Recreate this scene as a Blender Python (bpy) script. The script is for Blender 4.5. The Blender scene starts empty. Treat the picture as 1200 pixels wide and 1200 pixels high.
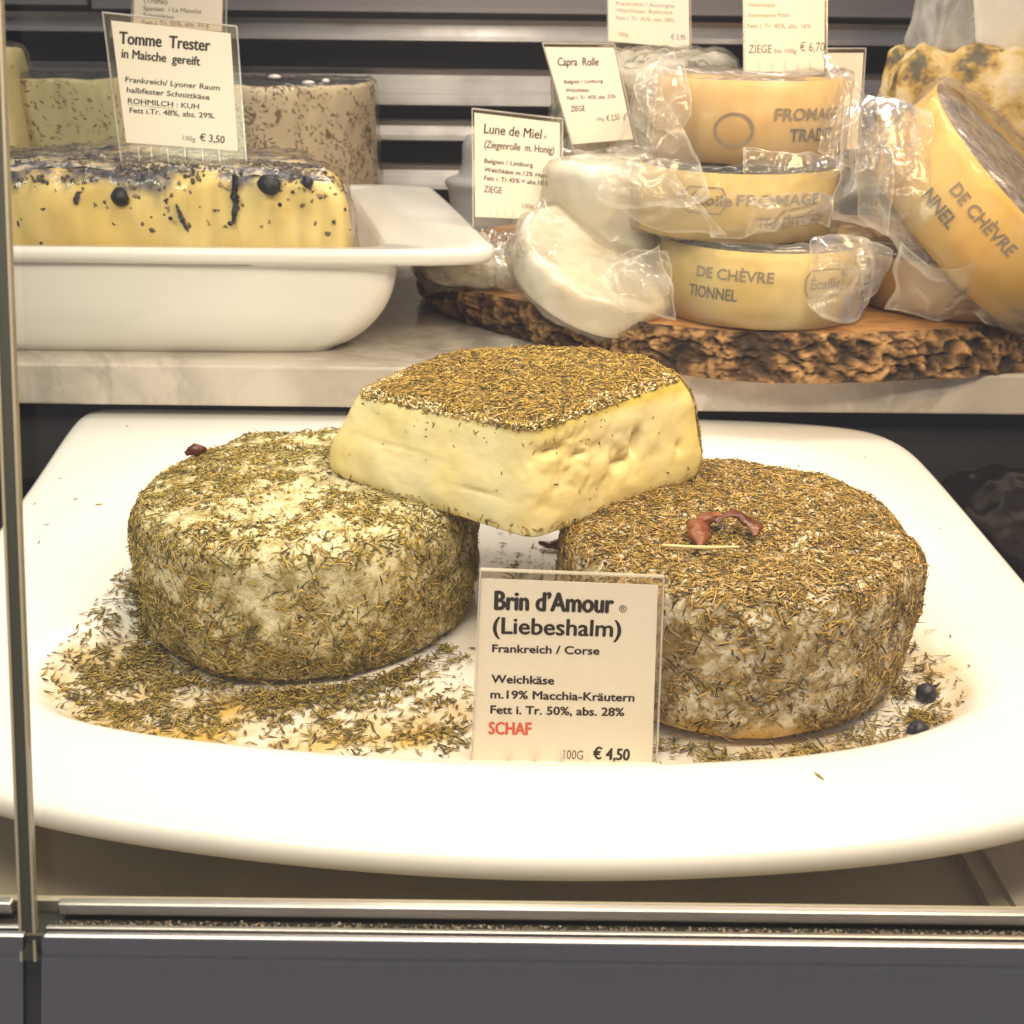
import bpy, math, random
import numpy as np
from mathutils import Matrix, Vector

S = 0.01                      # everything below is written in centimetres
scene = bpy.context.scene
COL = scene.collection
rng = np.random.default_rng(7)
random.seed(7)

# ------------------------------------------------------------------ camera
PITCH, ROLL, CAMZ, FPX = math.radians(24), math.radians(.65), 18.8, 1250.0
cam = bpy.data.cameras.new('camera')
cam.sensor_width = 36
cam.lens = 36 * FPX / 1200
cam.clip_start, cam.clip_end = .01, 50
cam.dof.use_dof = True
cam.dof.focus_distance = .335
cam.dof.aperture_fstop = 32
co = bpy.data.objects.new('camera', cam)
COL.objects.link(co)
co.matrix_world = Matrix.Translation((0, 0, CAMZ*S)) @ Matrix.Rotation(math.radians(90) - PITCH, 4, 'X') @ Matrix.Rotation(ROLL, 4, 'Z')
scene.camera = co

# ------------------------------------------------------------------ world, lamps, exposure
w = bpy.data.worlds.new('World')
scene.world = w
w.use_nodes = True
w.node_tree.nodes['Background'].inputs[0].default_value = (.74, .72, .78, 1)
w.node_tree.nodes['Background'].inputs[1].default_value = .33
scene.view_settings.view_transform = 'Standard'
scene.view_settings.look = 'None'
scene.view_settings.exposure = 0.55
scene.view_settings.gamma = 1.0


def lamp(name, loc, target, sx, sy, power, col, spread=180):
    l = bpy.data.lights.new(name, 'AREA')
    l.shape = 'RECTANGLE'
    l.size, l.size_y = sx*S, sy*S
    l.energy = power
    l.color = col
    l.spread = math.radians(spread)
    o = bpy.data.objects.new(name, l)
    COL.objects.link(o)
    o.location = Vector(loc)*S
    o.rotation_euler = (Vector(target) - Vector(loc)).to_track_quat('-Z', 'Y').to_euler()
    return o


lamp('outside_lamp_front', (2, 12, 36), (0, 24, 0), 44, 5, 1.1, (1, .855, .67), 125)  # unseen lamp outside the glass, set forward to brighten upright faces
lamp('case_lamp_left', (-24, 22, 34), (-8, 30, 2), 9, 9, .5, (.94, 1, .80))
lamp('case_lamp_right', (22, 26, 36), (8, 29, 2), 8, 8, .85, (1, .70, .36))
lamp('case_lamp_back', (-4, 66, 46), (0, 66, 6), 70, 5, 1.5, (1, .86, .70))
lamp('case_lamp_spot', (17, 50, 44), (16, 60, 12), 8, 8, .5, (1, .82, .68))

# ------------------------------------------------------------------ maths helpers
CP, SP, CR, SR = math.cos(PITCH), math.sin(PITCH), math.cos(ROLL), math.sin(ROLL)


def ray(px, py):
    dx, dy = px - 600, py - 600
    u, v = (dx*CR + dy*SR)/FPX, -(-dx*SR + dy*CR)/FPX
    return np.array((u, CP + v*SP, -SP + v*CP))


CAM = np.array((0, 0, CAMZ))


def at(px, py, Y=None, z=None):
    d = ray(px, py)
    t = (z - CAMZ)/d[2] if z is not None else Y/d[1]
    return CAM + d*t


def onplane(px, py, p0, n):
    d = ray(px, py)
    return CAM + d*(np.dot(p0 - CAM, n)/np.dot(d, n))


def _h(i):
    x = (i[:, 0].astype(np.int64)*374761393 + i[:, 1].astype(np.int64)*668265263 + i[:, 2].astype(np.int64)*2147483647 + 1013) & 0xffffffff
    x = ((x ^ (x >> 13))*1274126177) & 0xffffffff
    x = ((x ^ (x >> 16))*2246822519) & 0xffffffff
    return (x ^ (x >> 15)).astype(np.float64)/4294967296.0


def vn(P):
    P = np.asarray(P, float)
    i = np.floor(P).astype(np.int64)
    f = P - i
    f = f*f*(3 - 2*f)
    r = np.zeros(len(P))
    for dx in (0, 1):
        for dy in (0, 1):
            for dz in (0, 1):
                wt = (f[:, 0] if dx else 1-f[:, 0])*(f[:, 1] if dy else 1-f[:, 1])*(f[:, 2] if dz else 1-f[:, 2])
                r += wt*_h(i + np.array((dx, dy, dz)))
    return r*2 - 1


def fbm(P, o=4, ridge=False):
    r, a, P = 0, 1.0, np.asarray(P, float)
    for k in range(o):
        n = vn(P*2**k + 17.3*k)
        r = r + a*((1 - 2*np.abs(n)) if ridge else n)
        a *= .5
    return r


def chaikin(p, n=2, closed=False):
    p = [np.array(q, float) for q in p]
    for _ in range(n):
        q = []
        m = len(p)
        if not closed:
            q.append(p[0])
        for i in range(m if closed else m-1):
            a, b = p[i], p[(i+1) % m]
            q += [a*.75 + b*.25, a*.25 + b*.75]
        if not closed:
            q.append(p[-1])
        p = q
    return np.array(p)


def resample(p, n, closed=False):
    p = np.array(p, float)
    if closed:
        p = np.vstack([p, p[:1]])
    d = np.r_[0, np.cumsum(np.linalg.norm(np.diff(p, axis=0), axis=1))]
    t = np.linspace(0, d[-1], n, endpoint=not closed)
    return np.stack([np.interp(t, d, p[:, k]) for k in range(p.shape[1])], 1)


# ------------------------------------------------------------------ object helpers
def empty(name, base, label, cat, group=None):
    o = bpy.data.objects.new(name, None)
    COL.objects.link(o)
    o.location = Vector(base)*S
    o.empty_display_size = .01
    tag(o, label, cat, group)
    o['_b'] = list(map(float, base))
    return o


def tag(o, label=None, cat=None, group=None, kind=None):
    for k, v in (('label', label), ('category', cat), ('group', group), ('kind', kind)):
        if v:
            o[k] = v
    return o


def mk(name, verts, faces, mat, parent=None, base=None, smooth=True, attr=None):
    """verts in world centimetres; the object's origin is its thing's base."""
    V = np.asarray(verts, float).reshape(-1, 3)
    if parent is not None:
        b = np.array(parent['_b'])
    else:
        b = np.array(base if base is not None else ((V[:, 0].min()+V[:, 0].max())/2, (V[:, 1].min()+V[:, 1].max())/2, V[:, 2].min()))
    me = bpy.data.meshes.new(name)
    L = (V - b)*S
    if isinstance(faces, np.ndarray):
        F = faces
        k = F.shape[1]
        me.vertices.add(len(L))
        me.vertices.foreach_set('co', L.ravel())
        me.loops.add(F.size)
        me.loops.foreach_set('vertex_index', F.ravel().astype(np.int32))
        me.polygons.add(len(F))
        me.polygons.foreach_set('loop_start', np.arange(0, F.size, k, dtype=np.int32))
        me.polygons.foreach_set('loop_total', np.full(len(F), k, np.int32))
        me.update(calc_edges=True)
        me.validate()
    else:
        me.from_pydata([tuple(v) for v in L], [], [tuple(int(i) for i in f) for f in faces])
        me.update()
    me.materials.append(mat)
    if smooth:
        me.polygons.foreach_set('use_smooth', [True]*len(me.polygons))
    if attr is not None:
        for an, av in attr.items():
            a = me.attributes.new(an, 'FLOAT', 'POINT')
            a.data.foreach_set('value', np.asarray(av, np.float32))
    o = bpy.data.objects.new(name, me)
    COL.objects.link(o)
    o['_b'] = [float(x) for x in b]
    if parent is not None:
        o.parent = parent
    else:
        o.location = Vector(b)*S
    return o


def gridf(n, m, cu=False):
    """faces of an n x m vertex grid; cu closes the n direction"""
    i = np.arange(n if cu else n-1)
    j = np.arange(m-1)
    I, J = np.meshgrid(i, j, indexing='ij')
    I, J = I.ravel(), J.ravel()
    I2 = (I+1) % n
    return np.stack([I*m+J, I2*m+J, I2*m+J+1, I*m+J+1], 1)


def box(name, lo, hi, mat, parent=None, base=None, bev=0.0, rot=None, segs=2, smooth=False):
    lo, hi = np.array(lo, float), np.array(hi, float)
    V = np.array([[(lo, hi)[i][0], (lo, hi)[j][1], (lo, hi)[k][2]] for i in (0, 1) for j in (0, 1) for k in (0, 1)])
    if rot is not None:
        c, R = rot
        V = (V - c) @ np.array(R).T + c
    F = [(0, 1, 3, 2), (4, 6, 7, 5), (0, 4, 5, 1), (2, 3, 7, 6), (0, 2, 6, 4), (1, 5, 7, 3)]
    o = mk(name, V, F, mat, parent, base, smooth=False)
    if bev:
        m = o.modifiers.new('bevel', 'BEVEL')
        m.width = bev*S
        m.segments = segs
        if smooth:
            o.data.polygons.foreach_set('use_smooth', [True]*6)
    return o


def lathe(prof, n, c, disp=None, sx=1.0):
    """prof (r,z) from bottom axis to top axis; returns verts, quad faces"""
    prof = np.array(prof, float)
    th = np.linspace(0, 2*np.pi, n, endpoint=False)
    T, I = np.meshgrid(th, np.arange(len(prof)), indexing='ij')
    r = prof[I, 0]
    V = np.stack([r*np.cos(T)*sx, r*np.sin(T), prof[I, 1]], -1).reshape(-1, 3)
    F = gridf(n, len(prof), True)
    return V + np.array(c), F


def vnormals(V, F):
    a, b, c = V[F[:, 0]], V[F[:, 1]], V[F[:, 2]]
    n = np.cross(b-a, V[F[:, 2]]-a)
    if F.shape[1] == 4:
        n = np.cross(V[F[:, 2]]-a, V[F[:, 3]]-b)
    N = np.zeros_like(V)
    for k in range(F.shape[1]):
        np.add.at(N, F[:, k], n)
    l = np.linalg.norm(N, axis=1, keepdims=True)
    l[l < 1e-9] = 1
    return N/l


def rotm(ax, deg):
    return np.array(Matrix.Rotation(math.radians(deg), 3, ax))


def turn(V, c, R):
    return (V - np.array(c)) @ R.T + np.array(c)


# ------------------------------------------------------------------ materials
def mat(name, base=(.8, .8, .8), rough=.5, metal=0, **k):
    m = bpy.data.materials.new(name)
    m.use_nodes = True
    b = m.node_tree.nodes['Principled BSDF']
    b.inputs['Base Color'].default_value = (*base, 1)
    b.inputs['Roughness'].default_value = rough
    b.inputs['Metallic'].default_value = metal
    for kk, v in k.items():
        b.inputs[kk.replace('_', ' ')].default_value = v
    return m


def nd(m, t, **k):
    n = m.node_tree.nodes.new(t)
    for a, v in k.items():
        if a.startswith('i_'):
            n.inputs[a[2:].replace('_', ' ')].default_value = v
        else:
            setattr(n, a, v)
    return n


def ln(m, a, b):
    m.node_tree.links.new(a, b)


def bsdf(m):
    return m.node_tree.nodes['Principled BSDF']


def ramp(m, src, stops):
    r = nd(m, 'ShaderNodeValToRGB')
    e = r.color_ramp.elements
    while len(e) < len(stops):
        e.new(.5)
    for q, (p, c) in zip(e, stops):
        q.position = p
        q.color = (*c, 1) if len(c) == 3 else c
    ln(m, src, r.inputs[0])
    return r.outputs[0]


def noise(m, scale, detail=4, rough=.55, vec=None, dist=0.0, stretch=None):
    n = nd(m, 'ShaderNodeTexNoise')
    n.inputs['Scale'].default_value = scale
    n.inputs['Detail'].default_value = detail
    n.inputs['Roughness'].default_value = rough
    n.inputs['Distortion'].default_value = dist
    tc = nd(m, 'ShaderNodeTexCoord')
    if stretch:
        mp = nd(m, 'ShaderNodeMapping')
        mp.inputs['Scale'].default_value = stretch
        ln(m, tc.outputs['Object'], mp.inputs[0])
        ln(m, mp.outputs[0], n.inputs['Vector'])
    else:
        ln(m, tc.outputs['Object'], n.inputs['Vector'])
    return n.outputs[0]


def mixc(m, f, a, b):
    x = nd(m, 'ShaderNodeMix', data_type='RGBA')
    for s, v in ((x.inputs[0], f), (x.inputs[6], a), (x.inputs[7], b)):
        if isinstance(v, (tuple, float, int)):
            s.default_value = (*v, 1) if isinstance(v, tuple) else v
        else:
            ln(m, v, s)
    return x.outputs[2]


def bump(m, h, strength=.3, dist=.001):
    b = nd(m, 'ShaderNodeBump')
    b.inputs['Strength'].default_value = strength
    b.inputs['Distance'].default_value = dist
    ln(m, h, b.inputs['Height'])
    ln(m, b.outputs[0], bsdf(m).inputs['Normal'])


def colour(m, c):
    ln(m, c, bsdf(m).inputs['Base Color'])


# porcelain
M_PORC = mat('white_porcelain', (.72, .685, .62), .13, IOR=1.5)
M_PLATE = mat('plate_porcelain', (.80, .78, .74), .2, IOR=1.5)
n1 = noise(M_PLATE, 45, 6, .65)
st = nd(M_PLATE, 'ShaderNodeAttribute', attribute_name='stain')
mm = nd(M_PLATE, 'ShaderNodeMath', operation='MULTIPLY')
ln(M_PLATE, st.outputs['Fac'], mm.inputs[0])
ln(M_PLATE, ramp(M_PLATE, n1, [(.36, (.15, .15, .15)), (.60, (1, 1, 1))]), mm.inputs[1])
colour(M_PLATE, mixc(M_PLATE, mm.outputs[0], (.80, .78, .74), (.62, .42, .12)))

# herbs
def herb_mat(name, cols):
    m = mat(name, (.2, .15, .05), .62)
    g = nd(m, 'ShaderNodeNewGeometry')
    c = ramp(m, g.outputs['Random Per Island'], [(i/(len(cols)-1), q) for i, q in enumerate(cols)])
    colour(m, c)
    bsdf(m).inputs['Specular IOR Level'].default_value = .35
    return m


M_HERB_L = herb_mat('dried_herb_olive', [(.03, .025, .007), (.11, .088, .017), (.28, .208, .034), (.42, .275, .048), (.18, .146, .027), (.54, .37, .08), (.68, .50, .18)])
M_HERB_R = herb_mat('dried_herb_brown', [(.03, .018, .006), (.12, .074, .017), (.35, .205, .040), (.22, .138, .028), (.50, .305, .07), (.68, .47, .17), (.28, .20, .045), (.07, .05, .014)])
M_HERB_C = herb_mat('dried_herb_golden', [(.03, .017, .005), (.13, .080, .014), (.37, .222, .034), (.24, .150, .024), (.52, .32, .055), (.68, .47, .14), (.28, .195, .038), (.07, .048, .012)])
M_HERB_P = herb_mat('loose_herb', [(.05, .038, .01), (.14, .105, .022), (.26, .19, .035), (.36, .25, .055), (.50, .34, .09)])


def rind_mat(name, white, olive, edge=(.44, .60), sc=140):
    m = mat(name, white, .7)
    a, b = noise(m, sc, 8, .7), noise(m, sc*4.3, 4, .6)
    c1 = ramp(m, a, [(edge[0], olive), (edge[1], white)])
    c2 = mixc(m, ramp(m, b, [(.45, (0, 0, 0)), (.75, (.55, .55, .55))]), c1, (.42, .34, .15))
    colour(m, c2)
    bump(m, b, .6, .0012)
    return m


M_RIND_L = rind_mat('mould_rind_olive', (.76, .68, .44), (.32, .25, .08), (.38, .58))
def add_fat(m):
    b = bsdf(m).inputs['Base Color']
    src = b.links[0].from_socket
    f = nd(m, 'ShaderNodeAttribute', attribute_name='fat')
    colour(m, mixc(m, f.outputs['Fac'], src, (.74, .46, .10)))


M_RIND_R = rind_mat('mould_rind_white', (.78, .71, .55), (.30, .20, .065), (.42, .60))

add_fat(M_RIND_R)

# cut paste of the wedge
M_PASTE = mat('cream_paste', (.86, .74, .40), .38, Subsurface_Weight=.25, Subsurface_Scale=.006)
bsdf(M_PASTE).inputs['Subsurface Radius'].default_value = (1, .7, .35)
a1 = nd(M_PASTE, 'ShaderNodeAttribute', attribute_name='rind')
a2 = nd(M_PASTE, 'ShaderNodeAttribute', attribute_name='edge')
pn = noise(M_PASTE, 38, 4, .5)
core = mixc(M_PASTE, ramp(M_PASTE, pn, [(.35, (0, 0, 0)), (.65, (1, 1, 1))]), (.80, .71, .42), (.76, .62, .26))
c = mixc(M_PASTE, a2.outputs['Fac'], core, (.60, .47, .10))
r2 = noise(M_PASTE, 300, 6, .7)
rc = ramp(M_PASTE, r2, [(.44, (.22, .15, .04)), (.66, (.52, .42, .20))])
colour(M_PASTE, mixc(M_PASTE, a1.outputs['Fac'], c, rc))
bump(M_PASTE, noise(M_PASTE, 150, 7, .65, stretch=(1, 1, 1.8)), .35, .0009)

# marble
M_MARBLE = mat('beige_marble', (.5, .44, .37), .22)
vv = noise(M_MARBLE, 7, 8, .62, dist=1.6)
v2 = noise(M_MARBLE, 26, 7, .6, dist=.7)
cm = ramp(M_MARBLE, vv, [(.38, (.54, .48, .41)), (.49, (.41, .365, .31)), (.53, (.56, .50, .43)), (.75, (.50, .445, .38))])
colour(M_MARBLE, mixc(M_MARBLE, ramp(M_MARBLE, v2, [(.48, (0, 0, 0)), (.72, (.6, .6, .6))]), cm, (.34, .29, .24)))

# wood and bark
M_WOOD = mat('oiled_wood', (.45, .24, .10), .42)
wn = noise(M_WOOD, 60, 6, .6, stretch=(1, 4, 1), dist=.8)
colour(M_WOOD, ramp(M_WOOD, wn, [(.3, (.22, .10, .035)), (.5, (.44, .23, .09)), (.7, (.56, .34, .15))]))
bump(M_WOOD, wn, .15)
M_BARK = mat('tree_bark', (.3, .2, .1), .85)
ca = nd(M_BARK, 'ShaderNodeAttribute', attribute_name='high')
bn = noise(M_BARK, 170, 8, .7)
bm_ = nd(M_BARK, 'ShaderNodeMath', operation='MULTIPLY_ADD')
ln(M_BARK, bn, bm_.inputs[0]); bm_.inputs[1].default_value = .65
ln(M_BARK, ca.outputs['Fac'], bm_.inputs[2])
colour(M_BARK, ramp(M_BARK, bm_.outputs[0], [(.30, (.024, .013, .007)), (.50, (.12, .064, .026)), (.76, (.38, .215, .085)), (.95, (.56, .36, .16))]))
bump(M_BARK, bn, .9, .002)

# metals
def metal(name, base, rough, sc=(1, 200, 200), amt=.25):
    m = mat(name, base, rough, 1)
    n = noise(m, 6, 6, .6, stretch=sc)
    dark = tuple(x*(1-amt) for x in base)
    colour(m, ramp(m, n, [(.3, dark), (.7, base)]))
    s = noise(m, 18, 4, .6)
    ln(m, ramp(m, s, [(.3, (rough*.75,)*3), (.75, (min(1, rough*1.45),)*3)]), bsdf(m).inputs['Roughness'])
    return m


M_SLAT = metal('brushed_slat', (.42, .395, .375), .46)
M_PANEL = metal('front_steel', (.25, .238, .24), .36, (60, 1, 1), .04)
sm = noise(M_PANEL, 5, 7, .7)
s2 = noise(M_PANEL, 60, 3, .5, stretch=(.15, 1, 4))
mxp = nd(M_PANEL, 'ShaderNodeMath', operation='MULTIPLY')
ln(M_PANEL, ramp(M_PANEL, sm, [(.35, (.28, .28, .28)), (.70, (.62, .62, .62))]), mxp.inputs[0])
ln(M_PANEL, ramp(M_PANEL, s2, [(.40, (.9, .9, .9)), (.72, (1.0, 1.0, 1.0))]), mxp.inputs[1])
ln(M_PANEL, mxp.outputs[0], bsdf(M_PANEL).inputs['Roughness'])
M_RAIL = metal('aluminium_rail', (.42, .40, .37), .40)
M_DARK = mat('dark_cavity', (.030, .026, .028), .7)
M_BLACKMAT = mat('black_deck', (.010, .011, .016), .35)
M_DECK = mat('grey_deck', (.16, .14, .105), .42)
colour(M_DECK, ramp(M_DECK, noise(M_DECK, 25, 6), [(.3, (.33, .29, .20)), (.7, (.39, .34, .24))]))
M_BEIGE = mat('beige_deck', (.42, .36, .27), .45)
M_GREY = mat('grey_board', (.17, .155, .155), .5)
M_SEAL = mat('rubber_seal', (.035, .036, .028), .35)
M_BEVEL = mat('edge_reflection', (.24, .21, .15), .15)  # cream reflection in the polished pane edge, painted as plain colour
M_BLACKBAG = mat('black_plastic', (.010, .009, .009), .18, Specular_IOR_Level=.35)
bump(M_BLACKBAG, noise(M_BLACKBAG, 30, 4), .3, .003)

# paper, print
M_PAPER = mat('card_paper', (.78, .74, .70), .55)
M_INK = mat('dark_ink', (.020, .014, .013), .7)
M_INKG = mat('grey_ink', (.10, .09, .085), .6)
M_RED = mat('red_ink', (.68, .10, .05), .6)
M_FADED = mat('faded_stamp', (.10, .085, .055), .6)
M_STAMP2 = mat('pale_stamp', (.27, .21, .13), .6)


def film(name, milk=.16, rough=.12, tint=(1, .98, .94), bumpy=.5, sc=70, lo=.3, gloss=1.0, stretch=None):
    m = bpy.data.materials.new(name)
    m.use_nodes = True
    nt = m.node_tree
    nt.nodes.clear()
    out = nt.nodes.new('ShaderNodeOutputMaterial')
    tr = nt.nodes.new('ShaderNodeBsdfTransparent')
    tr.inputs[0].default_value = (*tint, 1)
    tl = nt.nodes.new('ShaderNodeBsdfDiffuse')
    tl.inputs[0].default_value = (.86, .84, .80, 1)
    t2 = nt.nodes.new('ShaderNodeBsdfTranslucent')
    t2.inputs[0].default_value = (.86, .84, .80, 1)
    mi = nt.nodes.new('ShaderNodeMixShader')
    mi.inputs[0].default_value = .4
    ln(m, tl.outputs[0], mi.inputs[1]); ln(m, t2.outputs[0], mi.inputs[2])
    gl = nt.nodes.new('ShaderNodeBsdfGlossy')
    gl.inputs['Roughness'].default_value = rough
    fr = nt.nodes.new('ShaderNodeFresnel')
    fr.inputs[0].default_value = 1.48
    m1 = nt.nodes.new('ShaderNodeMixShader')
    if milk > 0:
        f = ramp(m, noise(m, sc*.7, 5, .6, stretch=stretch), [(lo, (milk*.45,)*3), (.75, (min(1, milk*1.8),)*3)])
        hem = nd(m, 'ShaderNodeAttribute', attribute_name='hem')
        ha = nt.nodes.new('ShaderNodeMath'); ha.operation = 'ADD'; ha.use_clamp = True
        ln(m, f, ha.inputs[0]); ln(m, hem.outputs['Fac'], ha.inputs[1])
        ln(m, ha.outputs[0], m1.inputs[0])
    else:
        m1.inputs[0].default_value = 0
    ln(m, tr.outputs[0], m1.inputs[1]); ln(m, mi.outputs[0], m1.inputs[2])
    m2 = nt.nodes.new('ShaderNodeMixShader')
    g = nt.nodes.new('ShaderNodeMath'); g.operation = 'MULTIPLY'; g.inputs[1].default_value = gloss
    cl = nt.nodes.new('ShaderNodeMath'); cl.operation = 'MINIMUM'; cl.inputs[1].default_value = .38
    ln(m, fr.outputs[0], g.inputs[0]); ln(m, g.outputs[0], cl.inputs[0]); ln(m, cl.outputs[0], m2.inputs[0])
    ln(m, m1.outputs[0], m2.inputs[1]); ln(m, gl.outputs[0], m2.inputs[2])
    ln(m, m2.outputs[0], out.inputs[0])
    if bumpy:
        b = nt.nodes.new('ShaderNodeBump')
        b.inputs['Strength'].default_value = bumpy
        b.inputs['Distance'].default_value = .002
        ln(m, noise(m, sc, 5, .5, dist=1.2, stretch=stretch), b.inputs['Height'])
        ln(m, b.outputs[0], gl.inputs['Normal']); ln(m, b.outputs[0], fr.inputs['Normal'])
    return m


M_FILM = film('cling_film', .12, .10, bumpy=.7, sc=60, gloss=1.3)
M_FILMT = film('tight_film', .03, .16, bumpy=.4, sc=60, gloss=.6)
M_WAX = film('waxed_wrap', .13, .15, bumpy=.45, sc=32, gloss=.85)
M_WAXE = film('wrap_edge', .55, .2, bumpy=.2, sc=45, gloss=1.5)
M_FILMY = film('pulled_film', .035, .10, bumpy=.8, sc=80, gloss=.9, stretch=(1, .4, .16))
M_ACRYL = film('clear_acrylic', .05, .10, bumpy=0, lo=.2, gloss=.25)
M_CLEAR = film('clear_front_sheet', 0, .25, bumpy=0, gloss=.10)
M_PANE = film('pane_glass', 0, .0, tint=(.985, .99, .985), bumpy=0, gloss=.8)

# ------------------------------------------------------------------ text
_tc = {}


def glyphs(s, bold=.0, sub=False):
    key = (s, bold)
    if key in _tc:
        return _tc[key]
    cu = bpy.data.curves.new('t', 'FONT')
    cu.body = s
    cu.size = 1
    cu.offset = bold
    cu.resolution_u = 3
    o = bpy.data.objects.new('t', cu)
    COL.objects.link(o)
    bpy.context.view_layer.update()
    ev = o.evaluated_get(bpy.context.evaluated_depsgraph_get())
    me = bpy.data.meshes.new_from_object(ev)
    V = np.empty(len(me.vertices)*3)
    me.vertices.foreach_get('co', V)
    F = [tuple(p.vertices) for p in me.polygons]
    bpy.data.objects.remove(o)
    bpy.data.curves.remove(cu)
    bpy.data.meshes.remove(me)
    V = V.reshape(-1, 3)
    V[:, 0] -= V[:, 0].min()
    _tc[key] = (V, F)
    return _tc[key]


CAPH = .73      # cap height of the built-in font at size 1


def label_text(s, A, B, cap, n, m, parent, bold=.018):
    """print s from point A to point B (baseline), cap height in cm, on a plane of normal n"""
    V, F = glyphs(s, 0)
    x = B - A
    L = np.linalg.norm(x)
    x = x/L
    up = np.cross(n, x)
    W = V[:, 0].max()
    P0 = A + np.outer(V[:, 0]/W*L, x) + np.outer(V[:, 1]*cap/CAPH, up)
    k = bold*cap/CAPH*1.1
    if bold < .006:
        Vs, Fs = P0 + n*.010, list(F)
    else:
        Vs, Fs = [], []
        for i, (dx, dy) in enumerate(((-k, 0), (k, 0), (0, k*.6), (0, -k*.6))):
            Vs.append(P0 + x*dx + up*dy + n*(.008+.0015*i))
            Fs += [tuple(q + i*len(V) for q in f) for f in F]
        Vs = np.vstack(Vs)
    return mk('lettering', Vs, Fs, m, parent, smooth=False)


def price_tag(label, TL, TR, BL, BR, Yb, Yt, lines, ribs=None, margin=(.10, .22, .10, .05), clear_top=True, paper=M_PAPER):
    """a card in a clear acrylic holder; corners are those of the card"""
    bl, br = at(*BL, Y=Yb), at(*BR, Y=Yb)
    tl = at(*TL, Y=Yt)
    n = np.cross(br - bl, tl - bl)
    n /= np.linalg.norm(n)
    if n[1] > 0:
        n = -n
    tr = onplane(*TR, bl, n)
    bl, br, tl, tr = (onplane(*q, bl, n) for q in (BL, BR, TL, TR))
    base = (bl + br)/2
    e = empty('price_tag', base, label, 'price tag', 'price cards in clear holders')
    ex, ey = (br-bl)/np.linalg.norm(br-bl), (tl-bl)/np.linalg.norm(tl-bl)

    def slab(name, q, t0, t1, m, par):
        q = np.array(q)
        V = np.vstack([q + n*t0, q + n*t1])
        o = mk(name, V, [(3, 2, 1, 0), (4, 5, 6, 7), (0, 1, 5, 4), (1, 2, 6, 5), (2, 3, 7, 6), (3, 0, 4, 7)], m, par, smooth=False)
        return o
    slab('card', [bl, br, tr, tl], -.03, 0, paper, e)
    l, t, r, b = margin
    q = [bl - ex*l - ey*b, br + ex*r - ey*b, tr + ex*r + ey*t, tl - ex*l + ey*t]
    h = slab('holder', q, -.10, -.035, M_ACRYL, e)
    h2 = slab('holder_front', q, .035, .07, M_CLEAR, e)
    # bright polished rims of the acrylic
    for a, c_ in ((q[0], q[3]), (q[3], q[2]), (q[2], q[1])):
        d = (c_-a)/np.linalg.norm(c_-a)
        s_ = np.cross(n, d)*.022
        slab('holder_edge', [a-s_, a+s_, c_+s_, c_-s_], -.10, .075, M_WAXE, e)
    if ribs:
        for (x0, y0, x1, y1) in ribs:
            a, c_ = onplane(x0, y0, bl, n), onplane(x1, y1, bl, n)
            d = (c_-a)/np.linalg.norm(c_-a)
            s_ = np.cross(n, d)*.018
            slab('holder_rib', [a-s_, a+s_, c_+s_, c_-s_], .071, .10, M_WAXE, e)
    for ln_ in lines:
        s, x0, y0, x1, y1, cap = ln_[:6]
        m = ln_[6] if len(ln_) > 6 else M_INK
        bold = ln_[7] if len(ln_) > 7 else .018
        A, B = onplane(x0, y0, bl, n), onplane(x1, y1, bl, n)
        C = onplane(x0, y0-cap, bl, n)
        label_text(s, A, B, np.linalg.norm(C-A), n, m, e, bold)
    return e


# ------------------------------------------------------------------ scatter of herb needles
def sample(V, F, n, mask=None):
    T = np.vstack([F[:, [0, 1, 2]], F[:, [0, 2, 3]]]) if F.shape[1] == 4 else F
    a, b, c = V[T[:, 0]], V[T[:, 1]], V[T[:, 2]]
    cr = np.cross(b-a, c-a)
    ar = np.linalg.norm(cr, axis=1)
    k = rng.choice(len(T), n, p=ar/ar.sum())
    u, v = rng.random(n), rng.random(n)
    fl = u+v > 1
    u[fl], v[fl] = 1-u[fl], 1-v[fl]
    P = a[k] + (b-a)[k]*u[:, None] + (c-a)[k]*v[:, None]
    N = cr[k]/np.maximum(ar[k], 1e-12)[:, None]
    if mask is not None:
        q = rng.random(n) < mask(P, N)
        P, N = P[q], N[q]
    return P, N


def needles(P, N, lmin=.10, lmax=.36, wmin=.022, wmax=.048, lift=.05, tilt=12, flow=None, bendk=.05, pw=1.5):
    n = len(P)
    R = rng.normal(size=(n, 3))
    if flow is not None:
        R = R*.8 + flow
    T = R - N*(R*N).sum(1, keepdims=True)
    T /= np.linalg.norm(T, axis=1, keepdims=True)
    B = np.cross(N, T)
    ti = np.radians(rng.normal(0, tilt, n))[:, None]
    D = T*np.cos(ti) + N*np.sin(ti)
    U = N*np.cos(ti) - T*np.sin(ti)
    L = (lmin + (lmax-lmin)*rng.random(n)**pw)[:, None]
    W = (wmin + (wmax-wmin)*rng.random(n))[:, None]
    C = P + N*(W*.5 + rng.random((n, 1))*lift)
    bend = rng.normal(0, bendk, (n, 1))*L
    ring = []
    for s, wf in ((-.5, .55), (0, 1.0), (.5, .25)):
        c = C + D*L*s + (B*bend if s == 0 else 0)
        ww = W*wf
        ring += [c + B*ww, c - B*ww, c + U*ww*.75]
    V = np.stack(ring, 1).reshape(-1, 3)
    f = []
    for a in (0, 3):
        for i, j in ((0, 1), (1, 2), (2, 0)):
            f.append((a+i, a+j, a+3+j, a+3+i))
    f = np.array(f)
    F = (np.arange(n)[:, None, None]*9 + f[None]).reshape(-1, 4)
    return V, F


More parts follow.
